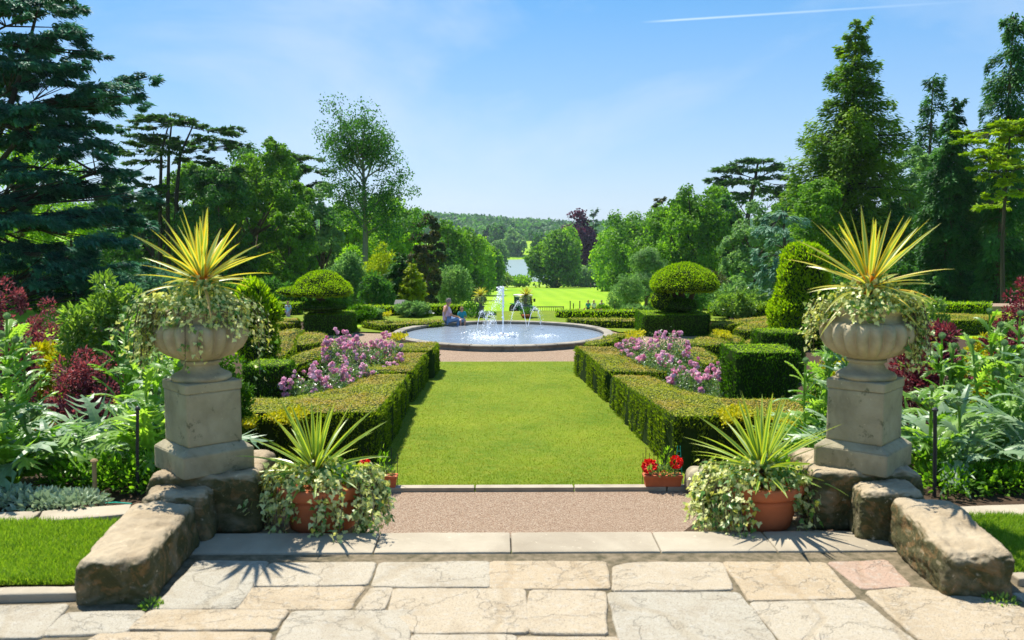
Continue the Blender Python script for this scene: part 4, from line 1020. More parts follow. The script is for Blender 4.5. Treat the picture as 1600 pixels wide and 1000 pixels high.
low([(411, 556), (415, 528), (445, 516), (478, 515), (462, 528), (458, 546), (430, 564)], .50, 'low mounded hedge left of the left box plinth, right of the spiral topiary', mound=.06)
low([(462, 541), (466, 519), (508, 520), (512, 534)], .46, 'low shaded hedge directly in front of the left mushroom topiary box')
low([(438, 577), (455, 557), (512, 539), (524, 548), (470, 570)], .50, 'low rounded hedge behind the left pink roses', mound=.05)
low([(412, 501), (466, 497), (468, 505), (420, 508)], .45, 'low back hedge strip left of the left mushroom topiary')
low([(410, 511), (434, 512), (440, 522), (412, 524)], .40, 'short low hedge end beside the spiral topiary')
low([(1112, 503), (1208, 493), (1208, 499), (1160, 506), (1128, 509), (1112, 509)], .45, 'low hedge strip right of the right mushroom topiary box')
low([(1145, 515), (1165, 504), (1208, 501), (1214, 513), (1165, 519)], .45, 'low olive hedge just left of the tall dark yew cone', mound=.04)
low([(1108, 520), (1145, 523), (1162, 528), (1155, 538), (1118, 532)], .40, 'low yellowish hedge bending beside the right mushroom topiary box')
low([(1066, 533), (1104, 525), (1144, 534), (1130, 540), (1084, 541)], .45, 'low shaded hedge right below the right mushroom topiary box')
low([(1056, 545), (1096, 542), (1124, 562), (1104, 572), (1066, 556)], .45, 'low olive hedge between the two clumps of right pink roses')
low([(1164, 532), (1190, 524), (1196, 546), (1158, 549)], .42, 'low brownish hedge left of the small right clipped box')
low([(912, 535), (960, 527), (964, 534), (918, 541)], .55, 'low hedge sliver in front of the fountain at right, behind the far hedge block')
low([(938, 527), (968, 520), (985, 524), (948, 531)], .50, 'low hedge nearest the basin at right beside the yellow flowers')
low([(-60, 648), (120, 640), (240, 644), (230, 668), (-80, 680)], .55, 'long low hedge showing below the left red berberis')
low([(1480, 640), (1560, 632), (1680, 640), (1700, 668), (1500, 672)], .55, 'long low hedge showing between the right cardoons')
low([(-50, 560), (60, 548), (110, 556), (40, 575)], .45, 'low hedge behind the left berberis bushes')
low([(1420, 488), (1560, 492), (1600, 500), (1440, 502)], .5, 'low dark hedge at far right before the side lawn')
def ghedge(x0, x1, y0, y1, h, label, **k): return hedge('boundary_hedge', [(x0, y0, h), (x1, y0, h), (x1, y1, h), (x0, y1, h)], label, z0=tz((x0 + x1) / 2, min(y0, 42.5)) + k.pop('dz', 0), leaf=.09, dens=300, streak=False, cellf=.4, side='yew_lit', top='yew_lit', **k)
ghedge(at(868, 490, 40).x, at(1012, 490, 40).x, 39.8, 40.6, .28, 'long bright low hedge behind the fountain, right of the right far urn')
ghedge(at(640, 490, 41).x, at(742, 490, 41).x, 40.9, 41.8, .42, 'bright low hedge behind the two seated people')
ghedge(at(548, 490, 41).x, at(632, 490, 41).x, 40.9, 41.8, .38, 'bright low hedge below the tall slender tree at left')
ghedge(at(405, 490, 41).x, at(470, 490, 41).x, 41.2, 42.2, .50, 'bright hedge behind the distant child at left')
ghedge(at(1108, 490, 41).x, at(1216, 490, 41).x, 40.4, 41.6, .50, 'bright leafy hedge behind the low hedges at right')
ghedge(at(1380, 490, 42).x, at(1520, 490, 42).x, 40.0, 41.2, .55, 'dark boundary hedge before the side lawn at far right')
def strip(pts, h, label): low(pts, h, label, leaf=.07, dens=420)
strip([(1012, 503), (900, 501), (880, 497), (960, 497), (1010, 498)], .30, 'very low clipped edging behind the basin at right')
strip([(560, 503), (690, 500), (694, 504), (600, 509)], .25, 'very low clipped edging behind the basin at left')

# ------------------------------------------------------------------ topiary
def blob(name, prof, mat, t, leafL=.05, dens=700, seg=30, rough=.05, sx=1, sy=1, off=(0, 0, 0), core='hedge_core', skew=0, up=.6, seed=3, bare=None):
    """clipped shape turned from (r, z) rows, with a rough leafy surface"""
    zz = np.array([p[1] for p in prof]); rr = np.array([p[0] for p in prof]); s_ = np.concatenate([[0], np.cumsum(np.hypot(np.diff(zz), np.diff(rr)))]); m = max(10, int(s_[-1] / .10)); ss = np.linspace(0, s_[-1], m); R = np.interp(ss, s_, rr); Z = np.interp(ss, s_, zz)
    a = np.linspace(0, 2 * math.pi, seg, endpoint=False); V = np.stack([R[:, None] * np.cos(a) * sx + off[0] + skew * Z[:, None], R[:, None] * np.sin(a) * sy + off[1], np.repeat(Z[:, None], seg, 1) + off[2]], -1).reshape(-1, 3)
    cen = np.array([off[0], off[1], 0]); d = V - cen; d[:, 2] = 0; w = wobble(V * 1.0 + 3 * seed, .45, seed, 3) * rough; V = V + norm(d + 1e-6) * w[:, None] * np.minimum(1, np.repeat(R, seg) / .2)[:, None]; V[:, 2] += w * .5
    i, j = np.meshgrid(np.arange(m - 1), np.arange(seg), indexing='ij'); i = i.reshape(-1); j = j.reshape(-1); Q = np.stack([i * seg + j, i * seg + (j + 1) % seg, (i + 1) * seg + (j + 1) % seg, (i + 1) * seg + j], 1)
    g = Geo(); g.add(V, Q); g.link('branches', M[core], t, smooth=True)
    k = int(area(V, Q) * dens); P, N = sample(V, Q, k); T = norm(N * .7 + [0, 0, up] + rng.normal(size=(k, 3)) * .5); L = U(leafL * .6, leafL * 1.7, k)
    lump = wobble(P, .5, seed + 40, 2); P = P + N * (U(-.02, .03, k) + .03 * lump)[:, None]
    g = Geo(); leaves(g, P, T, norm(N + rng.normal(size=(k, 3)) * .6), L, L * .42, 'quad'); g.link(name, M[mat], t)
def gbox(px0, px1, ytop, Y, depth, label, mat='yew', name='clipped_yew_box', leaf=.05, dens=900, z0=GZ):
    a, b_ = at(px0, ytop, Y), at(px1, ytop, Y); h = a.z - z0
    return hedge(name, [(a.x, Y, h), (b_.x, Y, h), (b_.x, Y + depth, h), (a.x, Y + depth, h)], label, cat='topiary', z0=z0, leaf=leaf, dens=dens, side=mat, top='yew_lit', streak=False, rough=.05)  # sunlit top painted by the lighter leaf colour
gbox(1006, 1110, 493, 33.6, 2.1, 'dark square clipped yew plinth under the right mushroom topiary')
gbox(474, 545, 493, 34.0, 2.0, 'dark square clipped yew plinth under the left mushroom topiary')
gbox(378, 446, 573, 19.0, 1.0, 'clipped yew box just right of the left stone pedestal')
gbox(1149, 1252, 552, 18.0, 1.3, 'clipped yew box just left of the right stone pedestal')
gbox(1190, 1262, 521, 24.0, 1.0, 'smaller clipped yew box behind the box left of the right pedestal')
# right mushroom
p = at(1068, 484, 34.6); s = 34.6 / F
t = thing('mushroom_topiary', 'mushroom shaped clipped yew on its plinth right of the fountain', 'topiary', (p.x, p.y, p.z)); g = Geo()
tube(g, [(-.1, 0, -.1), (.0, 0, .3), (-.15, 0, .75)], [.20, .14, .10], 8); tube(g, [(.1, .05, 0), (.25, 0, .4), (.4, 0, .8)], [.14, .10, .07], 7); tube(g, [(-.1, .05, .2), (-.4, 0, .6), (-.55, 0, .85)], [.1, .08, .06], 7); g.link('trunk', M['bark'], t)
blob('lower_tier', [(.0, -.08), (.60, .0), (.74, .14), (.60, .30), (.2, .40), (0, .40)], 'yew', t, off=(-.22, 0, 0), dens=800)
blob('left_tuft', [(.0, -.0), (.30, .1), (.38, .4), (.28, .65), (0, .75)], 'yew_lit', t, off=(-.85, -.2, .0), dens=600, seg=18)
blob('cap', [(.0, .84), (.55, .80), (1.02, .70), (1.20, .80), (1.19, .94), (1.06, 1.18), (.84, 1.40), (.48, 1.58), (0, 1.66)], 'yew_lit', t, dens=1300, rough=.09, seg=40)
# left mushroom
p = at(500, 484, 34.8)
t = thing('mushroom_topiary', 'lopsided cap shaped clipped yew on its plinth left of the fountain', 'topiary', (p.x, p.y, p.z)); g = Geo()
tube(g, [(0, 0, -.1), (.05, 0, .3), (-.05, 0, .75)], [.22, .16, .12], 8); g.link('trunk', M['bark'], t)
blob('lower_tier', [(.0, -.05), (.80, .04), (.92, .12), (.70, .20), (.2, .28), (0, .28)], 'yew', t, off=(.12, 0, 0), dens=800)
blob('cap', [(.0, .60), (.7, .56), (1.04, .56), (1.10, .68), (.92, .88), (.66, 1.10), (.42, 1.30), (.18, 1.38), (0, 1.39)], 'yew_lit', t, off=(.05, 0, 0), dens=1300, rough=.09, seg=40)
blob('beak', [(.0, .54), (.30, .55), (.44, .64), (.30, .74), (0, .84)], 'yew_lit', t, off=(-.92, 0, 0), sx=1.5, dens=900, seg=20, rough=.04)
# spiral / bird column left
p = at(402, 575, 24.5); t = thing('spiral_topiary', 'shaggy twisted yew topiary column right of the left urn', 'topiary', (p.x, p.y, GZ)); s = 24.5 / F
g = Geo(); tube(g, [(0, 0, 0), (.05, 0, .6), (-.03, 0, 1.2)], [.08, .07, .06], 8); g.link('trunk', M['bark'], t)
z0 = p.z - GZ
blob('body', [(.0, .25), (.22, .35), (.42, .7), (.50, 1.05), (.42, 1.4), (.30, 1.62), (0, 1.7)], 'yew_lit', t, leafL=.08, dens=650, off=(.05, 0, -.15), up=.9)
blob('head', [(.0, 1.35), (.3, 1.42), (.50, 1.62), (.55, 1.85), (.44, 2.12), (.36, 2.4), (.16, 2.62), (0, 2.66)], 'yew_lit', t, leafL=.12, dens=560, rough=.12, off=(-.03, 0, -.12), up=1.2)
blob('side_tuft', [(.0, 1.5), (.22, 1.6), (.26, 1.85), (.1, 2.1), (0, 2.12)], 'yew_lit', t, leafL=.12, dens=600, off=(.36, 0, -.05), seg=16, rough=.08, up=.9)
# big dark cone right
p = at(1252, 525, 31); t = thing('yew_cone', 'large dark clipped yew cone left of the right cordyline', 'topiary', (p.x, p.y, GZ)); zb = p.z - GZ
g = Geo(); tube(g, [(0, 0, 0), (0, 0, 1.2)], [.15, .1], 8); g.link('trunk', M['bark'], t)
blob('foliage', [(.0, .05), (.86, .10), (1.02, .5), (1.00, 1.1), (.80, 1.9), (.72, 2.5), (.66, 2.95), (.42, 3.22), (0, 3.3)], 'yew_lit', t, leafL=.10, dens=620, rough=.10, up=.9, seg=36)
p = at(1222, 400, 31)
blob('lit_edge', [(.0, .3), (.25, .4), (.32, 1.3), (.25, 2.4), (.2, 2.9), (0, 3.0)], 'yew_lit', t, leafL=.10, dens=420, off=(-.72, -.35, 0), seg=16, rough=.12, up=.9, skew=.14)  # sunlit flank of the cone, shaped as an added strip of foliage

# ------------------------------------------------------------------ roses, shrubs
def rose_bush(x, y, z, r, h, nl, blooms, label, group, fl='pink', name='rose_bush', fsz=.055):
    t = thing(name, label, 'rose bush', (x, y, z), group=group)
    g = Geo()
    for k in range(9):
        a = random.uniform(0, 6.28); e = (r * .6 * math.cos(a), r * .6 * math.sin(a), h * random.uniform(.7, 1)); tube(g, [(0.05 * math.cos(a), .05 * math.sin(a), 0), (e[0] * .6, e[1] * .6, e[2] * .55), e], [.012, .009, .005], 5)
    g.link('stems', M['cardoon'], t)
    g = Geo(); cl = 42; cd = rand_dirs(cl); cd[:, 2] = np.abs(cd[:, 2]) * 1.0; cc = cd * np.array([r, r, h * .62]) * U(.45, 1, cl)[:, None] + [0, 0, h * .33]
    idx = rng.integers(0, cl, nl); P = cc[idx] + rng.normal(size=(nl, 3)) * r * .16; P[:, 2] = np.abs(P[:, 2]); L = U(.04, .085, nl)
    leaves(g, P, norm(rng.normal(size=(nl, 3)) + [0, 0, .3]), norm(rng.normal(size=(nl, 3)) * .7 + [0, 0, .8]), L, L * .55, 'leaf'); g.link('foliage', M['rose_leaf'], t)
    for k in range(blooms):
        d = rand_dirs(1)[0]; d[2] = abs(d[2]) * .9 + .25; d /= np.linalg.norm(d); q = d * np.array([r, r, h * .68]) * random.uniform(.85, 1.1) + [0, 0, h * .36]
        m = random.randint(2, 6); g = Geo()
        for e in range(m):
            c = rng.normal(size=3) * fsz * .9 * (m > 1); rr = fsz * random.uniform(.7, 1.15); dd = rand_dirs(22); dd[:, 2] = dd[:, 2] * .7 + .15
            leaves(g, c + dd * rr * .45, norm(np.cross(dd, rand_dirs(22))), dd, np.full(22, rr * 1.0), np.full(22, rr * 1.0), 'leaf', np.stack([np.full(22, random.random()), rng.random(22)], 1))
        g.link('flower_cluster', M[fl], t, loc=tuple(q))
    return t
RB = [ # px, py of the middle, distance, r, h, blooms, label
 (478, 605, 19.2, .62, 1.0, 9, 'pink rose bush at the front left, beside the clipped yew box'), (515, 590, 19.8, .62, 1.05, 9, 'pink rose bush behind the near left hedge block, centre of the left row'),
 (552, 575, 20.7, .60, 1.0, 8, 'pink rose bush in the left row touching the middle hedge block'), (590, 548, 22.6, .60, 1.15, 10, 'pink rose bush reaching the far left hedge, close to the basin'),
 (535, 535, 23.8, .60, 1.35, 10, 'tallest pink rose bush in the left row, in front of the left yew plinth'), (562, 545, 22.8, .62, 1.2, 9, 'pink rose bush in the middle of the far left clump'), (600, 530, 24.4, .48, 1.15, 7, 'small pink rose bush of the left row nearest the fountain')]
for px, py, Y, r, h, b_, lab in RB: rose_bush(at(px, py, Y).x, Y, GZ, r, h, 1500, int(b_ * 1.7), lab, 'pink roses of the left row')
RB = [(990, 545, 23.8, .50, 1.15, 8, 'pink rose bush of the right row nearest the fountain'), (1015, 548, 22.8, .60, 1.12, 10, 'pink rose bush touching the far right hedge block'), (1045, 535, 23.8, .60, 1.35, 10, 'tallest pink rose bush of the right row, before the right yew plinth'),
 (1040, 560, 21.6, .60, 1.0, 9, 'pink rose bush in the middle of the far right clump'), (1085, 585, 20.2, .62, 1.0, 8, 'pink rose bush behind the near right hedge block'), (1125, 595, 19.4, .62, 1.0, 8, 'pink rose bush beside the clipped box at right'), (1145, 560, 21.8, .50, 1.05, 5, 'sparse pink rose bush behind the right clipped box')]
for px, py, Y, r, h, b_, lab in RB: rose_bush(at(px, py, Y).x, Y, GZ, r, h, 1500, int(b_ * 1.7), lab, 'pink roses of the right row')

def shrub(name, px, py0, py1, hw, Y, mat, label, n=9000, leaf=.07, z0=None, lobes=16, wr=.5, cat='shrub', up=.35, arch=0, group=None, tpl='leaf', stemmat='bark'):
    """leafy bush: py0 top, py1 ground pixel row (or None for the garden level), hw half width in pixels"""
    s = Y / F; x = at(px, py0, Y).x; top = at(px, py0, Y).z; z0 = (min(tz(x, Y), GZ) if Y < 43 else tz(x, Y)) if z0 is None else z0; h = top - z0; r = hw * s
    t = thing(name, label, cat, (x, Y, z0), group=group)
    g = Geo()
    for k in range(8):
        a = random.uniform(0, 6.28); e = (r * .6 * math.cos(a), r * .6 * math.sin(a), h * random.uniform(.6, .9)); tube(g, [(0, 0, 0), (e[0] * .4, e[1] * .4, e[2] * .5), e], [.03, .02, .008], 5)
    g.link('stems', M[stemmat], t); g = Geo()
    cd = rand_dirs(lobes * 5); cd[:, 2] = cd[:, 2] * .9 + .1; c = cd * np.array([r, r * .9, h * .5]) * U(.55, .88, lobes * 5)[:, None] + [0, 0, h * .5]
    lr = min(r, h * .5) * U(.16, .30, lobes * 5); idx = rng.integers(0, lobes * 5, n); d = rand_dirs(n); P = c[idx] + d * lr[idx][:, None] * (rng.random(n) ** .25)[:, None]; P[:, 2] = np.maximum(.03, P[:, 2])
    q9 = np.percentile(P[:, 2], 99); P[:, 2] *= h / q9; P[:, :2] *= r / np.percentile(np.abs(P[:, 0]), 98.5)
    L = U(leaf * .6, leaf * 1.5, n)
    leaves(g, P, norm(d + [0, 0, up] + rng.normal(size=(n, 3)) * .4), norm(d * .5 + [0, 0, .6] + rng.normal(size=(n, 3)) * .5), L, L * wr, tpl)
    if arch:                                # long arching shoots covered in small leaves
        for k in range(arch):
            a = random.uniform(0, 6.28); el = random.uniform(.5, 1.35); p = np.array([r * .6 * math.cos(a), r * .5 * math.sin(a), h * .7]); d = np.array([math.cos(el) * math.cos(a), math.cos(el) * math.sin(a), math.sin(el)]); ln = r * random.uniform(.6, 1.2); m = 60
            u = np.linspace(0, 1, m)[:, None]; Q = p + d * ln * u + np.array([0, 0, -1]) * (u ** 2) * ln * .35 + rng.normal(size=(m, 3)) * .012; LL = U(leaf * .6, leaf * 1.3, m); leaves(g, Q, norm(d + rng.normal(size=(m, 3)) * .8), rand_dirs(m), LL, LL * .6, tpl)
    g.link('foliage', M[mat], t); return t
shrub('leafy_shrub', 162, 452, None, 66, 13.0, 'shrub', 'big bright green shrub left of the left urn', n=15000, leaf=.075, lobes=20)
shrub('leafy_shrub', 262, 500, None, 34, 12.0, 'decid_grey', 'grey green shrub behind the left urn', n=5000, leaf=.06)
shrub('berberis', 72, 482, None, 40, 15.0, 'berberis', 'red berberis with arching shoots left of the bright green shrub', n=7000, leaf=.05, arch=26)
shrub('berberis', 8, 452, None, 34, 12.0, 'berberis', 'tall red berberis cut off by the left picture edge', n=6000, leaf=.05, arch=34)
shrub('berberis', 136, 560, None, 58, 12.0, 'berberis', 'low red berberis below the bright green shrub', n=8000, leaf=.05, arch=22)
shrub('golden_shrub', 82, 543, None, 50, 13.5, 'gold', 'yellow leaved shrub above the low red berberis at left', n=6500, leaf=.07)
shrub('white_rose_bush', 112, 628, None, 38, 12.2, 'rose_leaf', 'pale leafy rose bush with a white bloom below the low red berberis', n=5000, leaf=.06)
shrub('leafy_shrub', 20, 520, None, 40, 12.8, 'decid_grey', 'dull green shrub under the tall left berberis', n=5000, leaf=.06)
shrub('berberis', 1452, 512, None, 48, 13.0, 'berberis_dark', 'deep red berberis right of the right urn', n=8500, leaf=.055, arch=16)
shrub('berberis', 1598, 440, None, 36, 13.5, 'berberis_dark', 'arching purple berberis at the right picture edge', n=5000, leaf=.05, arch=46)
shrub('golden_shrub', 1535, 535, None, 38, 14.0, 'gold', 'yellow leaved shrub behind the right cardoons', n=5500, leaf=.065)
shrub('leafy_shrub', 1448, 470, None, 40, 20.0, 'shrub', 'bright green bush above the deep red berberis at right', n=6500, leaf=.08)
shrub('leafy_shrub', 1330, 505, None, 44, 16.0, 'decid', 'green bush behind the right urn', n=5000, leaf=.07)
shrub('golden_shrub', 1310, 560, None, 36, 14.0, 'gold', 'golden leafy bush just left of the right pedestal', n=3200, leaf=.05)
shrub('leafy_shrub', 1590, 510, None, 50, 17.0, 'decid_grey', 'grey green bush behind the right edge cardoons', n=5000, leaf=.08)
shrub('low_bush', 645, 474, None, 24, 40.5, 'decid_grey', 'pale rounded bush left of the seated man', n=4200, leaf=.10)
shrub('low_bush', 1150, 462, None, 36, 39.5, 'shrub', 'loose light green bush with upright shoots right of the right mushroom', n=4000, leaf=.11, arch=14)
shrub('low_bush', 992, 478, None, 20, 41.0, 'decid_grey', 'pale mound of foliage left of the right mushroom plinth', n=3000, leaf=.08)
shrub('low_bush', 942, 478, None, 11, 41.5, 'decid', 'small dark green bush in front of the three walkers', n=1500, leaf=.08)
shrub('low_bush', 788 - 22, 488, None, 9, 41.2, 'decid', 'little bush beside the left far urn', n=900, leaf=.07)
shrub('low_bush', 560, 480, None, 26, 38.5, 'yew', 'rounded dark bush behind the left mushroom plinth', n=4000, leaf=.09)
shrub('low_bush', 585, 484, None, 16, 39.5, 'decid_grey', 'grey mound right of the rounded dark bush', n=2500, leaf=.09)
# patches of golden foliage in the parterre
def patch(name, pts, n, mat, label, z, hgt=.12, leaf=.06, cat='flowers', group='golden patches of the parterre'):
    P0 = [onz(px, py, z + hgt) for px, py in pts]; g = Geo(); w = rng.dirichlet(np.ones(len(P0)), n); P = w @ np.array([tuple(p) for p in P0]); P[:, 2] = z + hgt * (1 - .8 * rng.random(n) ** 2)
    o = P.mean(0); o[2] = z; L = U(leaf * .6, leaf * 1.4, n); leaves(g, P - o, norm(rng.normal(size=(n, 3)) + [0, 0, .8]), norm(rng.normal(size=(n, 3)) * .5 + [0, 0, 1]), L, L * .7, 'leaf')
    return tag(g.link(name, M[mat], loc=tuple(o)), label, cat, group)
for pts, n, lab in (([(380, 650), (400, 646), (402, 662), (378, 664)], 700, 'golden patch on the hedge right of the left pedestal'), ([(405, 648), (470, 632), (486, 644), (440, 660)], 1400, 'golden patch above the left potted cordyline'),
                    ([(1115, 638), (1165, 628), (1185, 646), (1130, 660)], 1400, 'golden patch left above the right potted cordyline'), ([(1195, 640), (1290, 648), (1270, 668), (1210, 664)], 1200, 'golden patch between the right cordyline and pedestal')):
    patch('golden_foliage', pts, n, 'gold', lab, GZ + .84, .13, .05)
for pts, n, lab in (([(606, 520), (640, 519), (634, 528), (604, 529)], 500, 'golden patch at the left rim of the basin'), ([(972, 518), (1010, 514), (1006, 526), (978, 528)], 600, 'golden patch at the right side of the basin'),
                    ([(1112, 514), (1142, 518), (1146, 526), (1116, 522)], 500, 'golden patch right of the right yew plinth'), ([(598, 488), (612, 487), (612, 491), (598, 492)], 200, 'golden patch beneath the slender tree')):
    patch('golden_foliage', pts, n, 'gold', lab, GZ + .45, .14, .07)
for i, (px, m, lab) in enumerate(((905, 'peach', 'peach flowers behind the basin left of the three walkers'), (930, 'peach', 'peach flowers just below the three walkers'), (735, 'white_petal', 'white flowers behind the seated child'), (660, 'white_petal', 'white flowers at the foot of the pale bush left of the man'),
                     (1140, 'white_petal', 'white flowers below the loose light bush at right'), (985, 'peach', 'peach flowers by the pale mound at right'))):
    p = at(px, 488, 41); tuft(p.x, 40.8, GZ + .05, .45, .38, 260, 'decid', None, 'f', None, (.05, .1)) if False else None
    t = thing('flower_clump', lab, 'flowers', (p.x, 40.6, GZ + .02)); tuft(0, 0, 0, .5, .24, 260, 'decid', None, 'foliage', None, (.06, .12), parent=t); tuft(0, 0, .10, .5, .18, 70, m, None, 'blooms', None, (.07, .12), parent=t, wr=1.0)

# ------------------------------------------------------------------ far urns, benches, posts
def far_urn(px, Y, label1, label2, sc0=1.0):
    x = at(px, 490, Y).x; t = thing('far_garden_urn', label1, 'urn', (x, Y, GZ + .03))
    g = Geo(); box(g, (0, 0, 0), (.50, .50, .10), bev=.01); box(g, (0, 0, .10), (.36, .36, .46)); box(g, (0, 0, .56), (.44, .44, .06), bev=.01); g.link('pedestal', M['stone_far'], t)
    g = Geo(); lathe(g, [(.15, .62), (.08, .68), (.08, .74), (.20, .82), (.27, .94), (.24, 1.04), (.27, 1.08), (.2, 1.08)], 24); g.link('bowl', M['stone_far'], t, smooth=True); t.scale = (.75,) * 3
    ivy(x, Y, GZ + .83, label2.replace('cordyline', 'trailing foliage'), int(px), .12, [(a, .10, .22, 52, .08) for a in range(0, 360, 60)], .2, topr=.17, toph=.10, top=110, name='trailing_plant', ls=(.06, .10), cat='plant')
    cordyline(x, Y, GZ + .83, .12, .40, .05, 'cordyline', label2, int(px) + 1, n=44, droop=3)
far_urn(751, 40.3, 'stone urn on its pedestal beyond the basin, just right of the seated child', 'yellow cordyline in the left far urn right of the child')
far_urn(822, 40.3, 'stone urn on its pedestal beyond the basin, in front of the tractor', 'yellow cordyline in the right far urn before the tractor')
t = thing('terracotta_pot', 'wide orange terracotta pot behind the basin below the right far urn', 'plant pot', (at(822, 497, 39.6).x, 39.6, GZ + .06)); g = Geo(); lathe(g, [(.15, 0), (.20, .08), (.22, .09), (.22, .13), (.18, .13), (.0001, .12)], 28); g.link('bowl', M['terracotta'], t, smooth=True)
tuft(at(822, 497, 39.6).x, 39.6, GZ + .17, .24, .32, 200, 'decid_dark', 'dark bushy plant growing in the wide orange pot behind the basin', 'bedding_plant', 'plant', (.06, .12))
tuft(at(736, 497, 39.8).x, 39.9, GZ + .04, .42, .62, 420, 'decid_dark', 'dark bushy plant behind the seated child', 'bedding_plant', 'plant', (.08, .15))
def bench(px, Y, w, label):
    x = at(px, 490, Y).x; t = thing('garden_bench', label, 'bench', (x, Y, tz(x, Y) + .03))
    def pc(name, *bs):
        g = Geo()
        for c0, dm in bs: box(g, c0, dm)
        g.link(name, M['bench_wood'], t)
    pc('seat', *[((0, -.2 + .11 * k, .40), (w, .09, .035)) for k in range(5)]); pc('backrest', ((0, .31, .84), (w + .08, .05, .07)), ((0, .30, .50), (w, .04, .05)), *[((-w / 2 + w * (k + .5) / 12, .305, .55), (.03, .02, .29)) for k in range(12)])
    for sx in (-1, 1):
        pc('leg', ((sx * (w / 2 + .02), .31, 0), (.06, .06, .92))); pc('leg', ((sx * (w / 2 + .02), -.24, 0), (.06, .06, .40))); pc('armrest', ((sx * (w / 2 + .02), 0, .62), (.07, .55, .04)), ((sx * (w / 2 + .02), -.24, .40), (.05, .05, .22)))
bench(860, 80, 2.2, 'dark wooden bench on the lawn, right of the right far urn'); bench(733, 82, 1.9, 'dark wooden bench on the lawn behind the seated child')
for i, (px, top, lab) in enumerate(((676, 472, 'thin black post just left of the seated man'), (891, 470, 'black post right of the right bench'), (896, 474, 'short black post next to the post right of the bench'), (906, 470, 'black post left of the three walkers'),
        (953, 470, 'black post right of the three walkers'), (960, 476, 'short black post right of the three walkers'), (836, 478, 'black post left end of the right bench'))):
    Y = 76 + .3 * i; p = at(px, top, Y); g = Geo(); zg = tz(p.x, Y); h = p.z - zg; tube(g, [(0, 0, 0), (0, 0, h * .97)], [.045, .038], 6); lathe(g, [(.02, h * .955), (.06, h * .97), (.055, h * .99), (.0001, h)], 8)
    tag(g.link('iron_post', M['black_iron'], loc=(p.x, Y, zg)), lab, 'post', 'black posts on the lawn beyond the basin')
# dark lamp-like hood at left of the pale bush
p = at(626, 492, 41.5); g = Geo(); box(g, (0, 0, 0), (.06, .06, .50)); V = [(-.26, -.2, .48), (.26, -.2, .48), (.26, .2, .48), (-.26, .2, .48), (-.22, 0, .66), (.22, 0, .66)]
g.add(V, [[0, 1, 5, 4], [2, 3, 4, 5], [1, 2, 5], [3, 0, 4], [3, 2, 1, 0]]); tag(g.link('hooded_marker', M['stone_far'], loc=(p.x, 41.5, GZ)), 'small grey hooded marker left of the pale bush', 'marker')

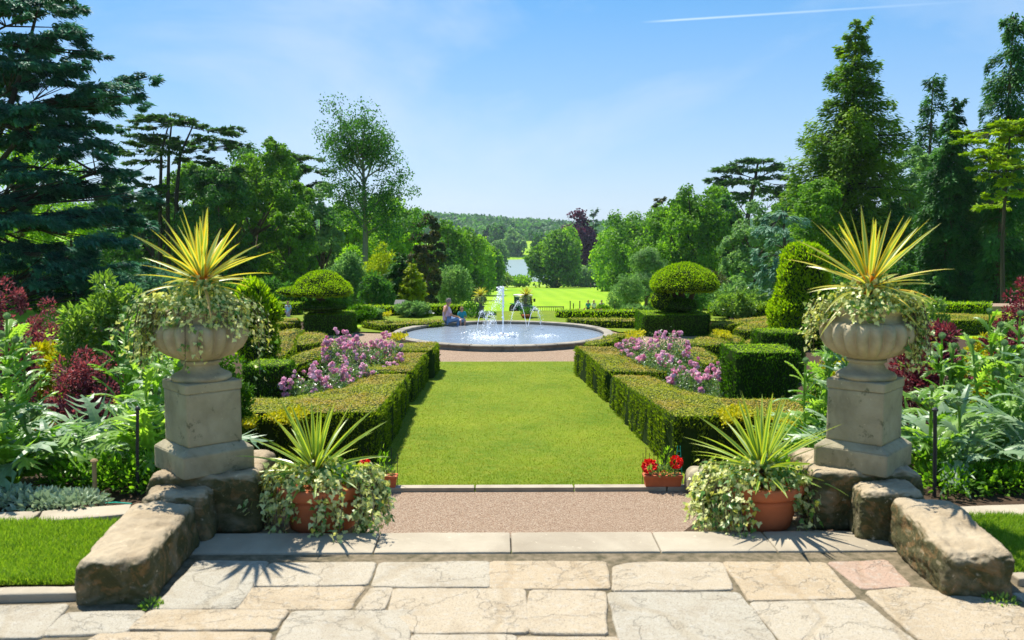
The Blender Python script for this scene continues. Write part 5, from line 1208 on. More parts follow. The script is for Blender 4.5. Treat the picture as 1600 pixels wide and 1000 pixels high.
# ------------------------------------------------------------------ people
def skin_part(name, nodes, edges, mat, parent, sub=2):
    me = bpy.data.meshes.new(name); ks = list(nodes); me.from_pydata([nodes[k][0] for k in ks], [(ks.index(a), ks.index(b_)) for a, b_ in edges], []); me.update()
    o = bpy.data.objects.new(name, me); C.objects.link(o); o.parent = parent; me.materials.append(M[mat])
    sk = o.modifiers.new('skin', 'SKIN'); sk.use_smooth_shade = True; dat = me.skin_vertices[0].data
    for i, k in enumerate(ks):
        r = nodes[k][1]; dat[i].radius = (r, r) if isinstance(r, (int, float)) else r; dat[i].use_root = (i == 0)
    sb = o.modifiers.new('sub', 'SUBSURF'); sb.levels = sub; sb.render_levels = sub; return o
def mirror_name(k, s): return k + ('_l' if s > 0 else '_r')
def person(label, loc, rz, h, pose, shirt, legs, hair, group=None, hat=None, hairlen=0, detail=True):
    """pose: dict of joint -> (x forward, y left, z) in units of standing height; figure faces +X"""
    t = thing('person', label, 'person', loc, rz, group); S = h
    def J(k): return tuple(c * S for c in pose[k])
    def R(r): return r * S
    nd = {'pelvis': (J('pelvis'), (R(.062), R(.080))), 'waist': (J('waist'), (R(.055), R(.072))), 'chest': (J('chest'), (R(.062), R(.088))), 'neck': (J('neck'), R(.030)), 'jaw': (J('jaw'), R(.040)), 'head': (J('head'), R(.056)), 'crown': (J('crown'), R(.042))}
    ed = [('pelvis', 'waist'), ('waist', 'chest'), ('chest', 'neck'), ('neck', 'jaw'), ('jaw', 'head'), ('head', 'crown')]
    for s in 'lr':
        for k, r in (('shoulder', .036), ('elbow', .024), ('wrist', .016), ('hip', .050), ('knee', .034), ('ankle', .022), ('toe', .018)): nd[k + s] = (J(k + s), R(r))
        ed += [('chest', 'shoulder' + s), ('shoulder' + s, 'elbow' + s), ('elbow' + s, 'wrist' + s), ('pelvis', 'hip' + s), ('hip' + s, 'knee' + s), ('knee' + s, 'ankle' + s), ('ankle' + s, 'toe' + s)]
        if detail:
            w = Vector(J('wrist' + s)); e = Vector(J('elbow' + s)); d = (w - e).normalized(); sd = d.cross(Vector((0, 0, 1))).normalized() if abs(d.z) < .95 else Vector((0, 1, 0))
            nd['palm' + s] = (tuple(w + d * R(.035)), (R(.020), R(.010))); ed.append(('wrist' + s, 'palm' + s))
            for f in range(4):
                q = w + d * R(.052) + sd * R(.010) * (f - 1.5); ln = (.030, .038, .035, .026)[f]; nd['f%d%s' % (f, s)] = (tuple(q), R(.0055)); nd['g%d%s' % (f, s)] = (tuple(q + (d + Vector((0, 0, -.35))) * R(ln)), R(.0045)); ed += [('palm' + s, 'f%d%s' % (f, s)), ('f%d%s' % (f, s), 'g%d%s' % (f, s))]
            q = w + d * R(.02) + sd * R(.022); nd['th' + s] = (tuple(q + d * R(.02)), R(.006)); ed.append(('palm' + s, 'th' + s))
    hd = Vector(J('head')); fx = 1
    nd['nose'] = (tuple(hd + Vector((R(.058), 0, -R(.008)))), R(.009)); ed.append(('head', 'nose'))
    for s, q in (('l', 1), ('r', -1)): nd['ear' + s] = (tuple(hd + Vector((0, q * R(.056), -R(.005)))), R(.010)); ed.append(('head', 'ear' + s))
    skin_part('body', nd, ed, 'skin', t, 2)
    g = Geo()
    for q in (-1, 1): V, Q = rounded_block((R(.010), R(.014), R(.009)), R(.004), 3, 0, 1); g.add(V + np.array(hd) + [R(.050), q * R(.020), R(.010)], Q)
    V, Q = rounded_block((R(.008), R(.030), R(.006)), R(.003), 3, 0, 1); g.add(V + np.array(hd) + [R(.048), 0, -R(.032)], Q); g.link('eyes_and_mouth', M['dark_cloth'], t)
    k = 1.16
    sn = {a: (nd[a][0], tuple(q * k for q in nd[a][1]) if isinstance(nd[a][1], tuple) else nd[a][1] * k) for a in ('waist', 'pelvis', 'chest', 'shoulderl', 'shoulderr')}
    se = [('pelvis', 'waist'), ('waist', 'chest'), ('chest', 'shoulderl'), ('chest', 'shoulderr')]
    sn['collar'] = (tuple(Vector(J('chest')).lerp(Vector(J('neck')), .75)), R(.042)); se.append(('chest', 'collar'))
    for s in 'lr':
        e = Vector(J('shoulder' + s)).lerp(Vector(J('elbow' + s)), .85); sn['sleeve' + s] = (tuple(e), R(.034)); se.append(('shoulder' + s, 'sleeve' + s))
    skin_part('shirt', sn, se, shirt, t, 2)
    ln = {'pelvis': (J('pelvis'), (R(.070), R(.090)))}; le = []
    for s in 'lr':
        ln['hip' + s] = (J('hip' + s), R(.060)); ln['knee' + s] = (J('knee' + s), R(.043)); le += [('pelvis', 'hip' + s), ('hip' + s, 'knee' + s)]
        if pose.get('long', True): e = Vector(J('knee' + s)).lerp(Vector(J('ankle' + s)), .92); ln['hem' + s] = (tuple(e), R(.032)); le.append(('knee' + s, 'hem' + s))
    skin_part('trousers' if pose.get('long', True) else 'shorts', ln, le, legs, t, 2)
    # hair: tufts over a cap on the upper and back part of the head
    g = Geo(); n = 420 if hairlen else 260; d = rand_dirs(n * 2); d = d[(d[:, 2] > (-.55 if hairlen else -.1)) & (d[:, 0] < .45 + .6 * (d[:, 2] > .55))][:n]
    Pp = np.array(hd) + [R(-.004), 0, R(.020)] + d * np.array([R(.062), R(.062), R(.066)]); leaves(g, Pp, norm(np.cross(d, rand_dirs(len(d))) + [0, 0, -.5]), d, U(R(.02), R(.045), len(d)), R(.022), 'leaf'); g.link('hair', M[hair], t)
    if hat:
        g = Geo(); c = Vector(J('crown')); lathe(g, [(R(.095), -.0), (R(.096), R(.006)), (R(.058), R(.012)), (R(.052), R(.05)), (R(.03), R(.062)), (.0001, R(.064))], 20); g.link('hat', M[hat], t, loc=tuple(c + Vector((0, 0, -R(.02)))))
    return t
SIT = dict(pelvis=(0, 0, .055), waist=(-.012, 0, .15), chest=(.01, 0, .27), neck=(.03, 0, .36), jaw=(.055, 0, .40), head=(.055, 0, .445), crown=(.05, 0, .485),
           shoulderl=(.01, .108, .325), shoulderr=(.01, -.108, .325), elbowl=(.05, .15, .17), elbowr=(.07, -.14, .17), wristl=(.20, .07, .13), wristr=(.20, -.06, .13),
           hipl=(.03, .055, .05), hipr=(.03, -.055, .05), kneel=(.27, .075, .075), kneer=(.27, -.075, .075), anklel=(.24, .07, -.15), ankler=(.24, -.07, -.15), toel=(.33, .08, -.18), toer=(.33, -.08, -.18))
STAND = dict(pelvis=(0, 0, .52), waist=(0, 0, .62), chest=(0, 0, .74), neck=(.0, 0, .84), jaw=(.015, 0, .875), head=(.012, 0, .925), crown=(.005, 0, .97),
             shoulderl=(0, .11, .80), shoulderr=(0, -.11, .80), elbowl=(-.01, .14, .63), elbowr=(-.01, -.14, .63), wristl=(.06, .13, .50), wristr=(.06, -.13, .50),
             hipl=(0, .05, .50), hipr=(0, -.05, .50), kneel=(.03, .055, .27), kneer=(-.02, -.055, .27), anklel=(.0, .055, .04), ankler=(-.06, -.055, .05), toel=(.09, .06, .015), toer=(.03, -.06, .02))
rim = GZ + .20
def on_rim(px, off=.0):                     # where a photo column meets the back rim of the basin
    x = at(px, 500, 36.6).x; a = math.asin(max(-1, min(1, (x - FC.x) / (FR - .15)))); return FC.x + (FR - .15 + off) * math.sin(a), FC.y + (FR - .15 + off) * math.cos(a)
x, y = on_rim(698, .02); S2 = dict(SIT); S2.update(head=(.06, -.01, .445), crown=(.055, -.01, .485), wristl=(.17, .08, .12), kneel=(.24, .10, .10), kneer=(.26, -.05, .075))
person('man in a pale pink shirt and jeans sitting on the back rim of the basin', (x, y, rim), math.radians(25), 1.78, S2, 'shirt_pink', 'denim', 'hair_grey')
x, y = on_rim(721, -.02); S3 = dict(SIT); S3.update(long=False, anklel=(.26, .07, -.14), ankler=(.26, -.07, -.14))
person('small fair haired child in a teal top sitting on the rim beside the man', (x, y, rim), math.radians(-80), 1.12, S3, 'teal_cloth', 'pale_blue_cloth', 'hair_blond', hairlen=1)
p = at(447, 490, 40.2); person('child in a pale blue top standing by the bright hedge far left', (p.x, 40.6, GZ - .42 + .12), math.radians(-110), .98, STAND, 'pale_blue_cloth', 'shirt_pink', 'hair_blond', detail=False)
for px, sh, lg, hr, ht, lab in ((919, 'teal_cloth', 'dark_cloth', 'hair_blond', None, 'walker in a teal top, leftmost of the three people on the lawn'), (928, 'white_cloth', 'dark_cloth', 'hair_brown', 'straw', 'walker in a white top and sun hat, middle of the three people on the lawn'), (940, 'lilac_cloth', 'white_cloth', 'hair_grey', None, 'walker in a lilac top, rightmost of the three people on the lawn')):
    Y = 98; p = at(px, 480, Y); person(lab, (p.x, Y, tz(p.x, Y)), math.radians(80 + px % 7 * 8), 1.72, STAND, sh, lg, hr, 'three walkers on the lawn', hat=ht, detail=False)
for px, sh, lab in ((923, 'dark_cloth', 'tiny figure in dark clothes on the far edge of the lawn, left of two'), (929, 'white_cloth', 'tiny figure in a white top on the far edge of the lawn, right of two')):
    Y = 300; p = at(px, 448, Y); person(lab, (p.x, Y, tz(p.x, Y)), 1.2, 1.74, STAND, sh, 'dark_cloth', 'hair_brown', 'two far walkers', detail=False)

# ------------------------------------------------------------------ tractor
Y = 92; p = at(817, 495, Y); t = thing('compact_tractor', 'green compact tractor with a cream cab roof on the lawn beyond the fountain', 'tractor', (p.x + .1, Y, tz(p.x, Y) + .02), math.radians(-62))
def bxs(name, mat, *bs, par=None):
    g = Geo()
    for c0, dm in bs: box(g, c0, dm, bev=.02)
    return g.link(name, M[mat], par or t)
bxs('bonnet', 'tractor_green', ((1.0, 0, .62), (1.25, .62, .55)), ((1.0, 0, .50), (1.3, .4, .2))); bxs('chassis', 'dark_cloth', ((0.1, 0, .45), (2.6, .42, .28)))
cab = bxs('cab', 'tractor_green', *[((a, b_, .75), (.07, .07, 1.25)) for a in (-.75, .30) for b_ in (-.62, .62)], ((-.22, 0, .60), (1.15, 1.25, .20))); bxs('window', 'glass', ((-.22, 0, .82), (1.02, 1.20, 1.12)), par=cab)
bxs('roof', 'tractor_roof', ((-.22, 0, 2.0), (1.35, 1.42, .16)))
for x_, r, w_, dy in ((-.65, .62, .36, .78), (1.25, .38, .24, .60)):
    for s in (-1, 1):
        g = Geo(); lathe(g, [(r * .55, -w_ / 2), (r * .95, -w_ / 2), (r, -w_ * .35), (r, w_ * .35), (r * .95, w_ / 2), (r * .55, w_ / 2)], 28, fl=18, flamp=.05, flz=(-w_ / 2, w_ / 2))
        wv = g.link('wheel', M['tyre'], t, loc=(x_, s * dy, r)); wv.rotation_euler = (math.pi / 2, 0, 0); g = Geo(); lathe(g, [(.0001, -.05), (r * .5, -.08), (r * .57, -w_ / 2 + .02), (r * .57, w_ / 2 - .02), (r * .5, .08), (.0001, .05)], 20); g.link('rim', M['tractor_roof'], wv)
for s in (-1, 1): bxs('mudguard', 'tractor_green', ((-.62, s * .78, 1.22), (1.0, .38, .06)), ((-.1, s * .78, .9), (.06, .38, .34))); bxs('mirror', 'black_iron', ((.36, s * .95, 1.45), (.06, .20, .32)), ((.33, s * .8, 1.72), (.04, .34, .04)))
for s in (-1, 1): bxs('headlight', 'white_cloth', ((1.62, s * .2, .92), (.04, .14, .12)))

shrub('leafy_shrub', 352, 556, None, 34, 15.0, 'yew', 'dark green bush showing between the left urn foot and the clipped box', n=4500, leaf=.06)
shrub('leafy_shrub', 1290, 590, None, 34, 13.0, 'decid', 'green bush filling the gap left of the right pedestal', n=4000, leaf=.06)
for px, py, n, r, lab in ((236, 946, 90, .05, 'small bright weed growing against the end of the left wall'), (1562, 940, 130, .07, 'tuft of grass growing against the end of the right wall')):
    p = onz(px, py, 0); tuft(p.x, p.y, -.012, r, r * .6, n, 'shrub', lab, 'weed', 'weed', (.012, .028), wr=.5, up=.6)
# ------------------------------------------------------------------ trees
def crown_pts(R, H, lobes, per, n, lr=(.26, .42)):
    """leaf positions: rounded lobes hold sub-clumps, sub-clumps hold leaves"""
    asp = max(1.0, H / R); lobes = int(lobes * asp ** .8); S = np.array([R, R, H]); m = min(R, H)
    cd = rand_dirs(lobes); q = np.maximum(U(.25, 1, lobes), U(.25, 1, lobes))[:, None]; r1 = U(lr[0], lr[1], lobes) * m
    c1 = cd * q * np.maximum(S - r1[:, None] * .9, .1 * S); c1[:, :2] *= 1 - .25 * np.clip(c1[:, 2:3] / H, 0, 1) ** 1.5
    i1 = np.repeat(np.arange(lobes), per); d2 = norm(rand_dirs(lobes * per) + norm(c1 / S)[i1] * .6 + [0, 0, .35]); c2 = c1[i1] + d2 * (r1[i1] * U(.6, 1.0, lobes * per))[:, None]; r2 = r1[i1] * U(.24, .42, lobes * per)
    idx = rng.integers(0, len(c2), n); d = rand_dirs(n); d[:, 2] = np.where(d[:, 2] < 0, d[:, 2] * .7, d[:, 2]); P = c2[idx] + d * r2[idx][:, None] * (rng.random(n) ** .22)[:, None]
    for k in (0, 1): P[:, k] *= R / np.percentile(np.abs(P[:, k]), 98.5)
    zt, zb = np.percentile(P[:, 2], 99.3), np.percentile(P[:, 2], 1); P[:, 2] = np.where(P[:, 2] > 0, P[:, 2] * H / zt, P[:, 2] * H / abs(zb))
    return P, norm(d * .8 + norm(P / S) * .5), idx
def trunk_to(g, base, top, r, n=8, bend=.3, seg=8):
    base = Vector(base); top = Vector(top); pts = []; o = Vector((random.uniform(-1, 1), random.uniform(-1, 1), 0)) * bend
    for i in range(n + 1): u = i / n; pts.append(base.lerp(top, u) + o * math.sin(math.pi * u) * .6 + Vector((random.uniform(-1, 1), random.uniform(-1, 1), 0)) * bend * .10)
    tube(g, pts, [r * (1.25 if i == 0 else 1) * (1 - .72 * i / n) for i in range(n + 1)], seg); return pts
NT = 0
def spot(px, top, base, Y, zb=None):
    a = at(px, top, Y); x = a.x; z = tz(x, Y) - .1 if zb is None else zb; return x, z, a.z - z
def broad(name, px, top, hw, Y, mat, label, crown_base=.22, lobes=22, per=12, n=None, leaf=None, bark='bark', sparse=1.0, group=None, lr=None, trunk=True, wr=.8):
    lr = lr or ((.42, .60) if Y > 140 else (.24, .40)); per = per + 6 if Y > 140 else per
    x, z, h = spot(px, top, 0, Y); R = hw * Y / F; t = thing(name, label, 'tree', (x, Y, z), group=group)
    cbz = h * crown_base; Hc = (h - cbz) / 2; cz = cbz + Hc
    leaf = leaf or max(.13, 2.5 * Y / 960); n = n or int(min(60000, max(1500, 5.2 * 4 * math.pi * R * (R + Hc) / 2 / (leaf * leaf * .62) * sparse)))
    P, N, idx = crown_pts(R, Hc, lobes, per, n, lr=lr); P[:, 2] += cz
    g = Geo(); T = norm(np.cross(N, rng.normal(size=(n, 3))) + N * .15 + [0, 0, -.1]); L = U(leaf * .7, leaf * 1.35, n)
    tone = rng.random(idx.max() + 1); cc = np.stack([np.clip(tone[idx] * .75 + rng.random(n) * .35, 0, 1), rng.random(n)], 1)
    leaves(g, P, T, norm(N + rng.normal(size=(n, 3)) * .55), L, L * wr, 'quad', cc); cr = g.link('crown', M[mat], t)
    if trunk:
        g = Geo(); r0 = max(.12, R * .075); pts = trunk_to(g, (0, 0, 0), (0, 0, cz + Hc * .5), r0, bend=R * .06)
        for k in range(9):
            a = k * 2.4 + random.uniform(-.4, .4); u = random.uniform(.35, .8); q = pts[int(u * 8)]; e = q + Vector((math.cos(a) * R * .7, math.sin(a) * R * .7, Hc * random.uniform(.3, .9)))
            mid = q.lerp(e, .5) + Vector((0, 0, -.06 * R)); tube(g, [q, mid, e], [r0 * .42, r0 * .28, r0 * .08], 6)
        g.link('trunk', M[bark], t)
    return t
def conifer(name, px, top, hw, Y, mat, label, tiers=22, per=7, prof=None, rise=-.1, droop=.25, leaf=None, n=None, bark='bark', gap=.25, flat=.35, start=.04, width=.34, sway=0, group=None, lean=0, ls=1.8, tpl='spray', shag=.0, tonescale=.7):
    """prof: (height fraction, radius fraction) rows; foliage lies along tiered branches"""
    x, z, h = spot(px, top, 0, Y); R = hw * Y / F; t = thing(name, label, 'tree', (x, Y, z), group=group)
    prof = prof or [(0, .9), (.15, 1), (.5, .68), (.8, .33), (1, .04)]; pf = lambda u: np.interp(u, [a for a, _ in prof], [b_ for _, b_ in prof])
    leaf = leaf or max(.13, 2.6 * Y / 960); g = Geo(); gb = Geo(); r0 = max(.12, h * .017)
    tube(gb, [(lean * u * h, 0, h * u * .985) for u in np.linspace(0, 1, 9)], [r0 * (1.15 - 1.08 * u) for u in np.linspace(0, 1, 9)], 8)
    B = []
    for k in range(tiers):
        u = start + (1 - start) * (k + .5) / tiers; m = max(3, int(per * (1 - .4 * u)))
        for j in range(m):
            if random.random() < gap * (1 - .3 * u): continue
            a = j * 2 * math.pi / m + k * 1.7 + random.uniform(-.35, .35); uu = min(.99, max(.01, u + random.uniform(-.5, .5) / tiers)); B.append((uu * h, a, R * pf(uu) * random.uniform(.68, 1.12), rise + random.uniform(-.1, .1)))
    B.append((h * .93, 0, h * .05, 1.5)); tot = sum(b_[2] for b_ in B); n = n or int(min(52000, tot * width * R * 1.1 / (leaf * leaf * .35) + 2500))
    for (zb, a, ln, rs) in B:
        m = max(8, int(n * ln / tot)); u = rng.random(m) ** .75; d = np.array([math.cos(a), math.sin(a), 0]); sd = np.array([-math.sin(a), math.cos(a), 0])
        lat = rng.normal(size=m) * (width * ln * (1.08 - u) * .5 + .05 * ln); zz = zb + ln * (rs * u - droop * u * u) - np.abs(lat) * .25 + rng.normal(size=m) * flat * (.08 * ln + leaf * .4) - shag * rng.random(m) * ln * .5
        P = d * (u * ln)[:, None] + sd * lat[:, None]; P[:, 2] = zz; P[:, 0] += lean * zb
        T = norm(d + sd * (np.sign(lat) * .55)[:, None] + [0, 0, -.15 - shag] + rng.normal(size=(m, 3)) * .35); N = norm(np.array([0, 0, 1]) + rng.normal(size=(m, 3)) * .38); L = U(leaf * .8, leaf * ls, m)
        tn = random.random(); leaves(g, P, T, N, L, L * .45, tpl, np.stack([np.clip(tn * tonescale + rng.random(m) * (1 - tonescale), 0, 1), rng.random(m)], 1))
        pts = [tuple(np.array([lean * zb, 0, 0]) + d * v * ln + np.array([0, 0, zb + ln * (rs * v - droop * v * v)])) for v in (0, .35, .7, .95)]; rr = max(.03, ln * .022); tube(gb, pts, [rr, rr * .7, rr * .45, rr * .15], 5)
    g.link('crown', M[mat], t); gb.link('trunk', M[bark], t); return t
def cedar(name, px, Y, mat, label, plates, trunks, base=None, leaf=None, dens=1.0, bark='bark_dark', thick=.5, limb=1.0, shag=.0):
    """plates: (px, py, half width px, thickness px, depth offset m, trunk index); trunks: lists of (px, py)"""
    x0 = at(trunks[0][0][0], 400, Y).x; z0 = tz(x0, Y) - .1; o = Vector((x0, Y, z0)); t = thing(name, label, 'tree', o); s = Y / F; leaf = leaf or max(.14, 2.6 * Y / 960); gb = Geo(); g = Geo(); TR = []
    for tr in trunks:
        pts = [at(a, b_, Y) - o for a, b_ in tr]; 
        if tr is trunks[0] or True: pts[0].z = min(pts[0].z, 0.0) if tr[0][1] > 440 else pts[0].z
        r = max(.16, (tr[0][1] - tr[-1][1]) * s * .028) * limb; tube(gb, pts, [r * (1.1 - .8 * i / (len(pts) - 1)) for i in range(len(pts))], 8); TR.append(pts)
    for (px, py, hw, th, dy, ti) in plates:
        c = at(px, py, Y + dy) - o; c.y = dy; R = hw * s; H = th * s; pts = TR[ti]; q = min(pts, key=lambda v: abs(v.z - (c.z - .35 * R)))
        n = int(dens * R * R * 2.6 / (leaf * leaf * .3)); n = max(200, min(7500 if len(plates) > 40 else 14000, n)); nc = max(8, int(9 + R * 3)); 
        ang = rng.random(nc) * 6.28; rad = R * np.sqrt(rng.random(nc)) * .92; cc = np.stack([rad * np.cos(ang), rad * np.sin(ang) * .75, -(rad / R) ** 2 * H * .9 + rng.normal(size=nc) * H * .28], 1); cr = R * U(.14, .30, nc)
        idx = rng.integers(0, nc, n); d = rng.normal(size=(n, 3)); d /= np.linalg.norm(d, axis=1, keepdims=True); rr = cr[idx] * rng.random(n) ** .5
        P = cc[idx] + d * rr[:, None] * np.array([1, 1, .42 * thick]); P[:, 2] -= shag * rng.random(n) * H; P += np.array(c)
        out = P - np.array([c.x * .5 + q.x * .5, c.y * .5 + q.y * .5, 0]); out[:, 2] = 0
        T = norm(norm(out) + rng.normal(size=(n, 3)) * .35 + [0, 0, .02 - shag * .6]); N = norm(np.array([0, 0, 1]) + rng.normal(size=(n, 3)) * .35); L = U(leaf * .8, leaf * 1.8, n)
        tn = rng.random(nc); leaves(g, P, T, N, L, L * .42, 'spray', np.stack([np.clip(tn[idx] * .7 + .3 * rng.random(n), 0, 1), rng.random(n)], 1))
        for k in range(min(nc, 6)):
            e = Vector(cc[k]) + c; m1 = q.lerp(c, .55) + Vector((0, 0, -.10 * R)); tube(gb, [q, m1, e - Vector((0, 0, .05 * R))], [max(.05, R * .035) * limb, max(.035, R * .024) * limb, .015], 5)
    g.link('crown', M[mat], t); gb.link('trunk', M[bark], t); return t

random.seed(11)
# --- left side
more = []
for k in range(34):
    v = random.uniform(0, 1); yy = 150 + 300 * v; edge = np.interp(yy, [150, 200, 300, 450], [170, 150, 190, 215]); more.append((random.uniform(-60, edge), yy, random.uniform(40, 70), 15, random.uniform(-3, 4), random.choice((0, 0, 2))))
for k in range(12): more.append((random.uniform(-50, 90), random.uniform(-10, 140), random.uniform(35, 60), 13, random.uniform(-3, 3), random.choice((0, 1))))
cedar('blue_cedar', -60, 45, 'cedar_blue', 'huge dark blue cedar with layered branches filling the left edge', more + [
    (40, 8, 90, 16, 0, 0), (-20, -40, 120, 20, 2, 0), (95, 50, 62, 12, -1, 0), (20, 62, 90, 16, 2, 0), (120, 78, 48, 10, 1, 0), (60, 96, 80, 14, -2, 0), (0, 118, 95, 16, 1, 0), (215, 118, 44, 11, 0, 0), (155, 132, 70, 16, -1, 0), (190, 152, 50, 12, 2, 0), (110, 150, 70, 16, 3, 0),
    (40, 165, 80, 14, -2, 0), (95, 180, 70, 16, 1, 0), (150, 196, 48, 12, 3, 0), (-30, 190, 80, 18, 0, 0), (30, 222, 60, 12, 2, 0), (110, 232, 60, 14, -2, 0), (170, 262, 56, 14, 1, 0), (60, 268, 60, 12, -3, 0), (120, 290, 80, 16, 2, 0), (195, 296, 50, 14, -1, 0), (30, 300, 66, 14, 2, 0), (140, 330, 84, 16, 0, 0), (60, 340, 80, 14, -2, 0),
    (205, 345, 46, 14, 2, 0), (165, 372, 70, 16, -2, 0), (90, 385, 80, 16, 2, 0), (10, 380, 70, 14, 0, 0), (190, 410, 56, 16, 1, 0), (120, 425, 80, 18, -1, 0), (40, 430, 80, 18, 2, 0)],
    [[(-70, 480), (-55, 330), (-45, 180), (-30, 60), (-10, -60)], [(-50, 300), (10, 185), (40, 90), (60, 10)], [(-60, 380), (60, 300), (150, 270)], [(-60, 330), (70, 165), (150, 140), (230, 120)]], limb=.7, shag=.45, dens=1.7, leaf=.16)
broad('broadleaf_tree', 25, 175, 95, 60, 'decid_light', 'bright green tree glowing behind the huge blue cedar', crown_base=.05, n=26000)
broad('broadleaf_tree', -70, 130, 100, 66, 'decid', 'dark green tree behind the cedar at the left edge', crown_base=.05, n=16000)
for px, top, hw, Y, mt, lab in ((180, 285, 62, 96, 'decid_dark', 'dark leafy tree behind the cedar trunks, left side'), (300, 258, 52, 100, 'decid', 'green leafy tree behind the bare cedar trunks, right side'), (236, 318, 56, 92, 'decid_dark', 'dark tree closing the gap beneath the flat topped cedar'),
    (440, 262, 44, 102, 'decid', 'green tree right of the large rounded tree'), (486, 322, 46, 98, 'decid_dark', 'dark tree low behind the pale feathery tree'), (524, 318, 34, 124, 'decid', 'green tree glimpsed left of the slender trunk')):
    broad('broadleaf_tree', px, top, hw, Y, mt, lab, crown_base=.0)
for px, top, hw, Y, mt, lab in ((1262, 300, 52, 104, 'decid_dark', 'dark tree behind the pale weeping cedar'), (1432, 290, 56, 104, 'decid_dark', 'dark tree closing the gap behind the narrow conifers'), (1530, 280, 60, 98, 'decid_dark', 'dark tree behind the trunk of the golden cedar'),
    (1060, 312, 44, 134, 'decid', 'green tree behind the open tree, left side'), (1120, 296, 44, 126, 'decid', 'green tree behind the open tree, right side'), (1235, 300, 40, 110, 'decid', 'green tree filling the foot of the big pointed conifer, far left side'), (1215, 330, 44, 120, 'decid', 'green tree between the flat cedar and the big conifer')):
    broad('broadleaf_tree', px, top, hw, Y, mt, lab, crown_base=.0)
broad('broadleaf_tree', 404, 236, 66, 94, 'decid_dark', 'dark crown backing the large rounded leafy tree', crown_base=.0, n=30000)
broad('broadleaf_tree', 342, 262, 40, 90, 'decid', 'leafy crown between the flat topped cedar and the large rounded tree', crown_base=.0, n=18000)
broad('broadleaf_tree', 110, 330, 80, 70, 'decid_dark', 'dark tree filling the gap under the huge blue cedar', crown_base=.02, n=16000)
cedar('flat_topped_cedar', 265, 80, 'cedar', 'flat topped cedar with several bare trunks behind the huge blue cedar', [
    (228, 182, 34, 8, 0, 1), (262, 183, 38, 9, 0, 1), (292, 190, 40, 9, 1, 2), (345, 203, 36, 8, 0, 2), (365, 200, 18, 5, -1, 2), (322, 214, 36, 9, 2, 2), (240, 208, 40, 9, -1, 0), (215, 224, 36, 9, 1, 0), (262, 218, 40, 9, 2, 0), (300, 228, 34, 8, -1, 2), (345, 226, 26, 8, 1, 2),
    (340, 262, 40, 10, 0, 2), (225, 250, 34, 8, 2, 0), (190, 236, 34, 9, 0, 0), (205, 272, 34, 10, -1, 0), (305, 246, 34, 9, 1, 2), (368, 222, 22, 7, 0, 2), (215, 196, 30, 8, 1, 1), (320, 270, 38, 10, 1, 2), (235, 290, 34, 10, -1, 0), (300, 300, 40, 10, 2, 2), (250, 232, 34, 9, -2, 1), (330, 285, 44, 10, -2, 2), (240, 320, 40, 10, 0, 0)], [[(250, 475), (250, 330), (252, 240), (262, 200)], [(264, 475), (262, 320), (264, 230), (268, 195)], [(272, 475), (276, 300), (282, 240), (300, 200)]], bark='bark_dark', limb=.48, dens=2.0)
broad('broadleaf_tree', 392, 226, 86, 84, 'decid', 'large rounded leafy tree between the cedar and the slender tree', crown_base=.02, lobes=34, per=13, lr=(.18, .32), n=44000)
broad('broadleaf_tree', 340, 270, 60, 78, 'decid_dark', 'dark leafy tree behind the left urn', crown_base=.02, n=20000)
cedar('flat_topped_cedar', 470, 105, 'cedar', 'dark flat cedar peeping over the trees left of the slender tree', [(440, 240, 34, 7, 0, 0), (470, 246, 34, 7, 1, 0), (490, 262, 30, 8, 0, 0), (455, 262, 40, 8, -1, 0), (500, 285, 26, 8, 0, 0), (478, 300, 36, 10, 1, 0)], [[(470, 470), (470, 330), (462, 245)]], dens=2, limb=.6)
broad('broadleaf_tree', 500, 290, 40, 92, 'decid_grey', 'pale feathery tree just left of the slender tree', crown_base=.04, n=14000, sparse=.8)
broad('broadleaf_tree', 452, 330, 44, 80, 'decid', 'medium green tree behind the left mushroom topiary', crown_base=.02, n=16000)
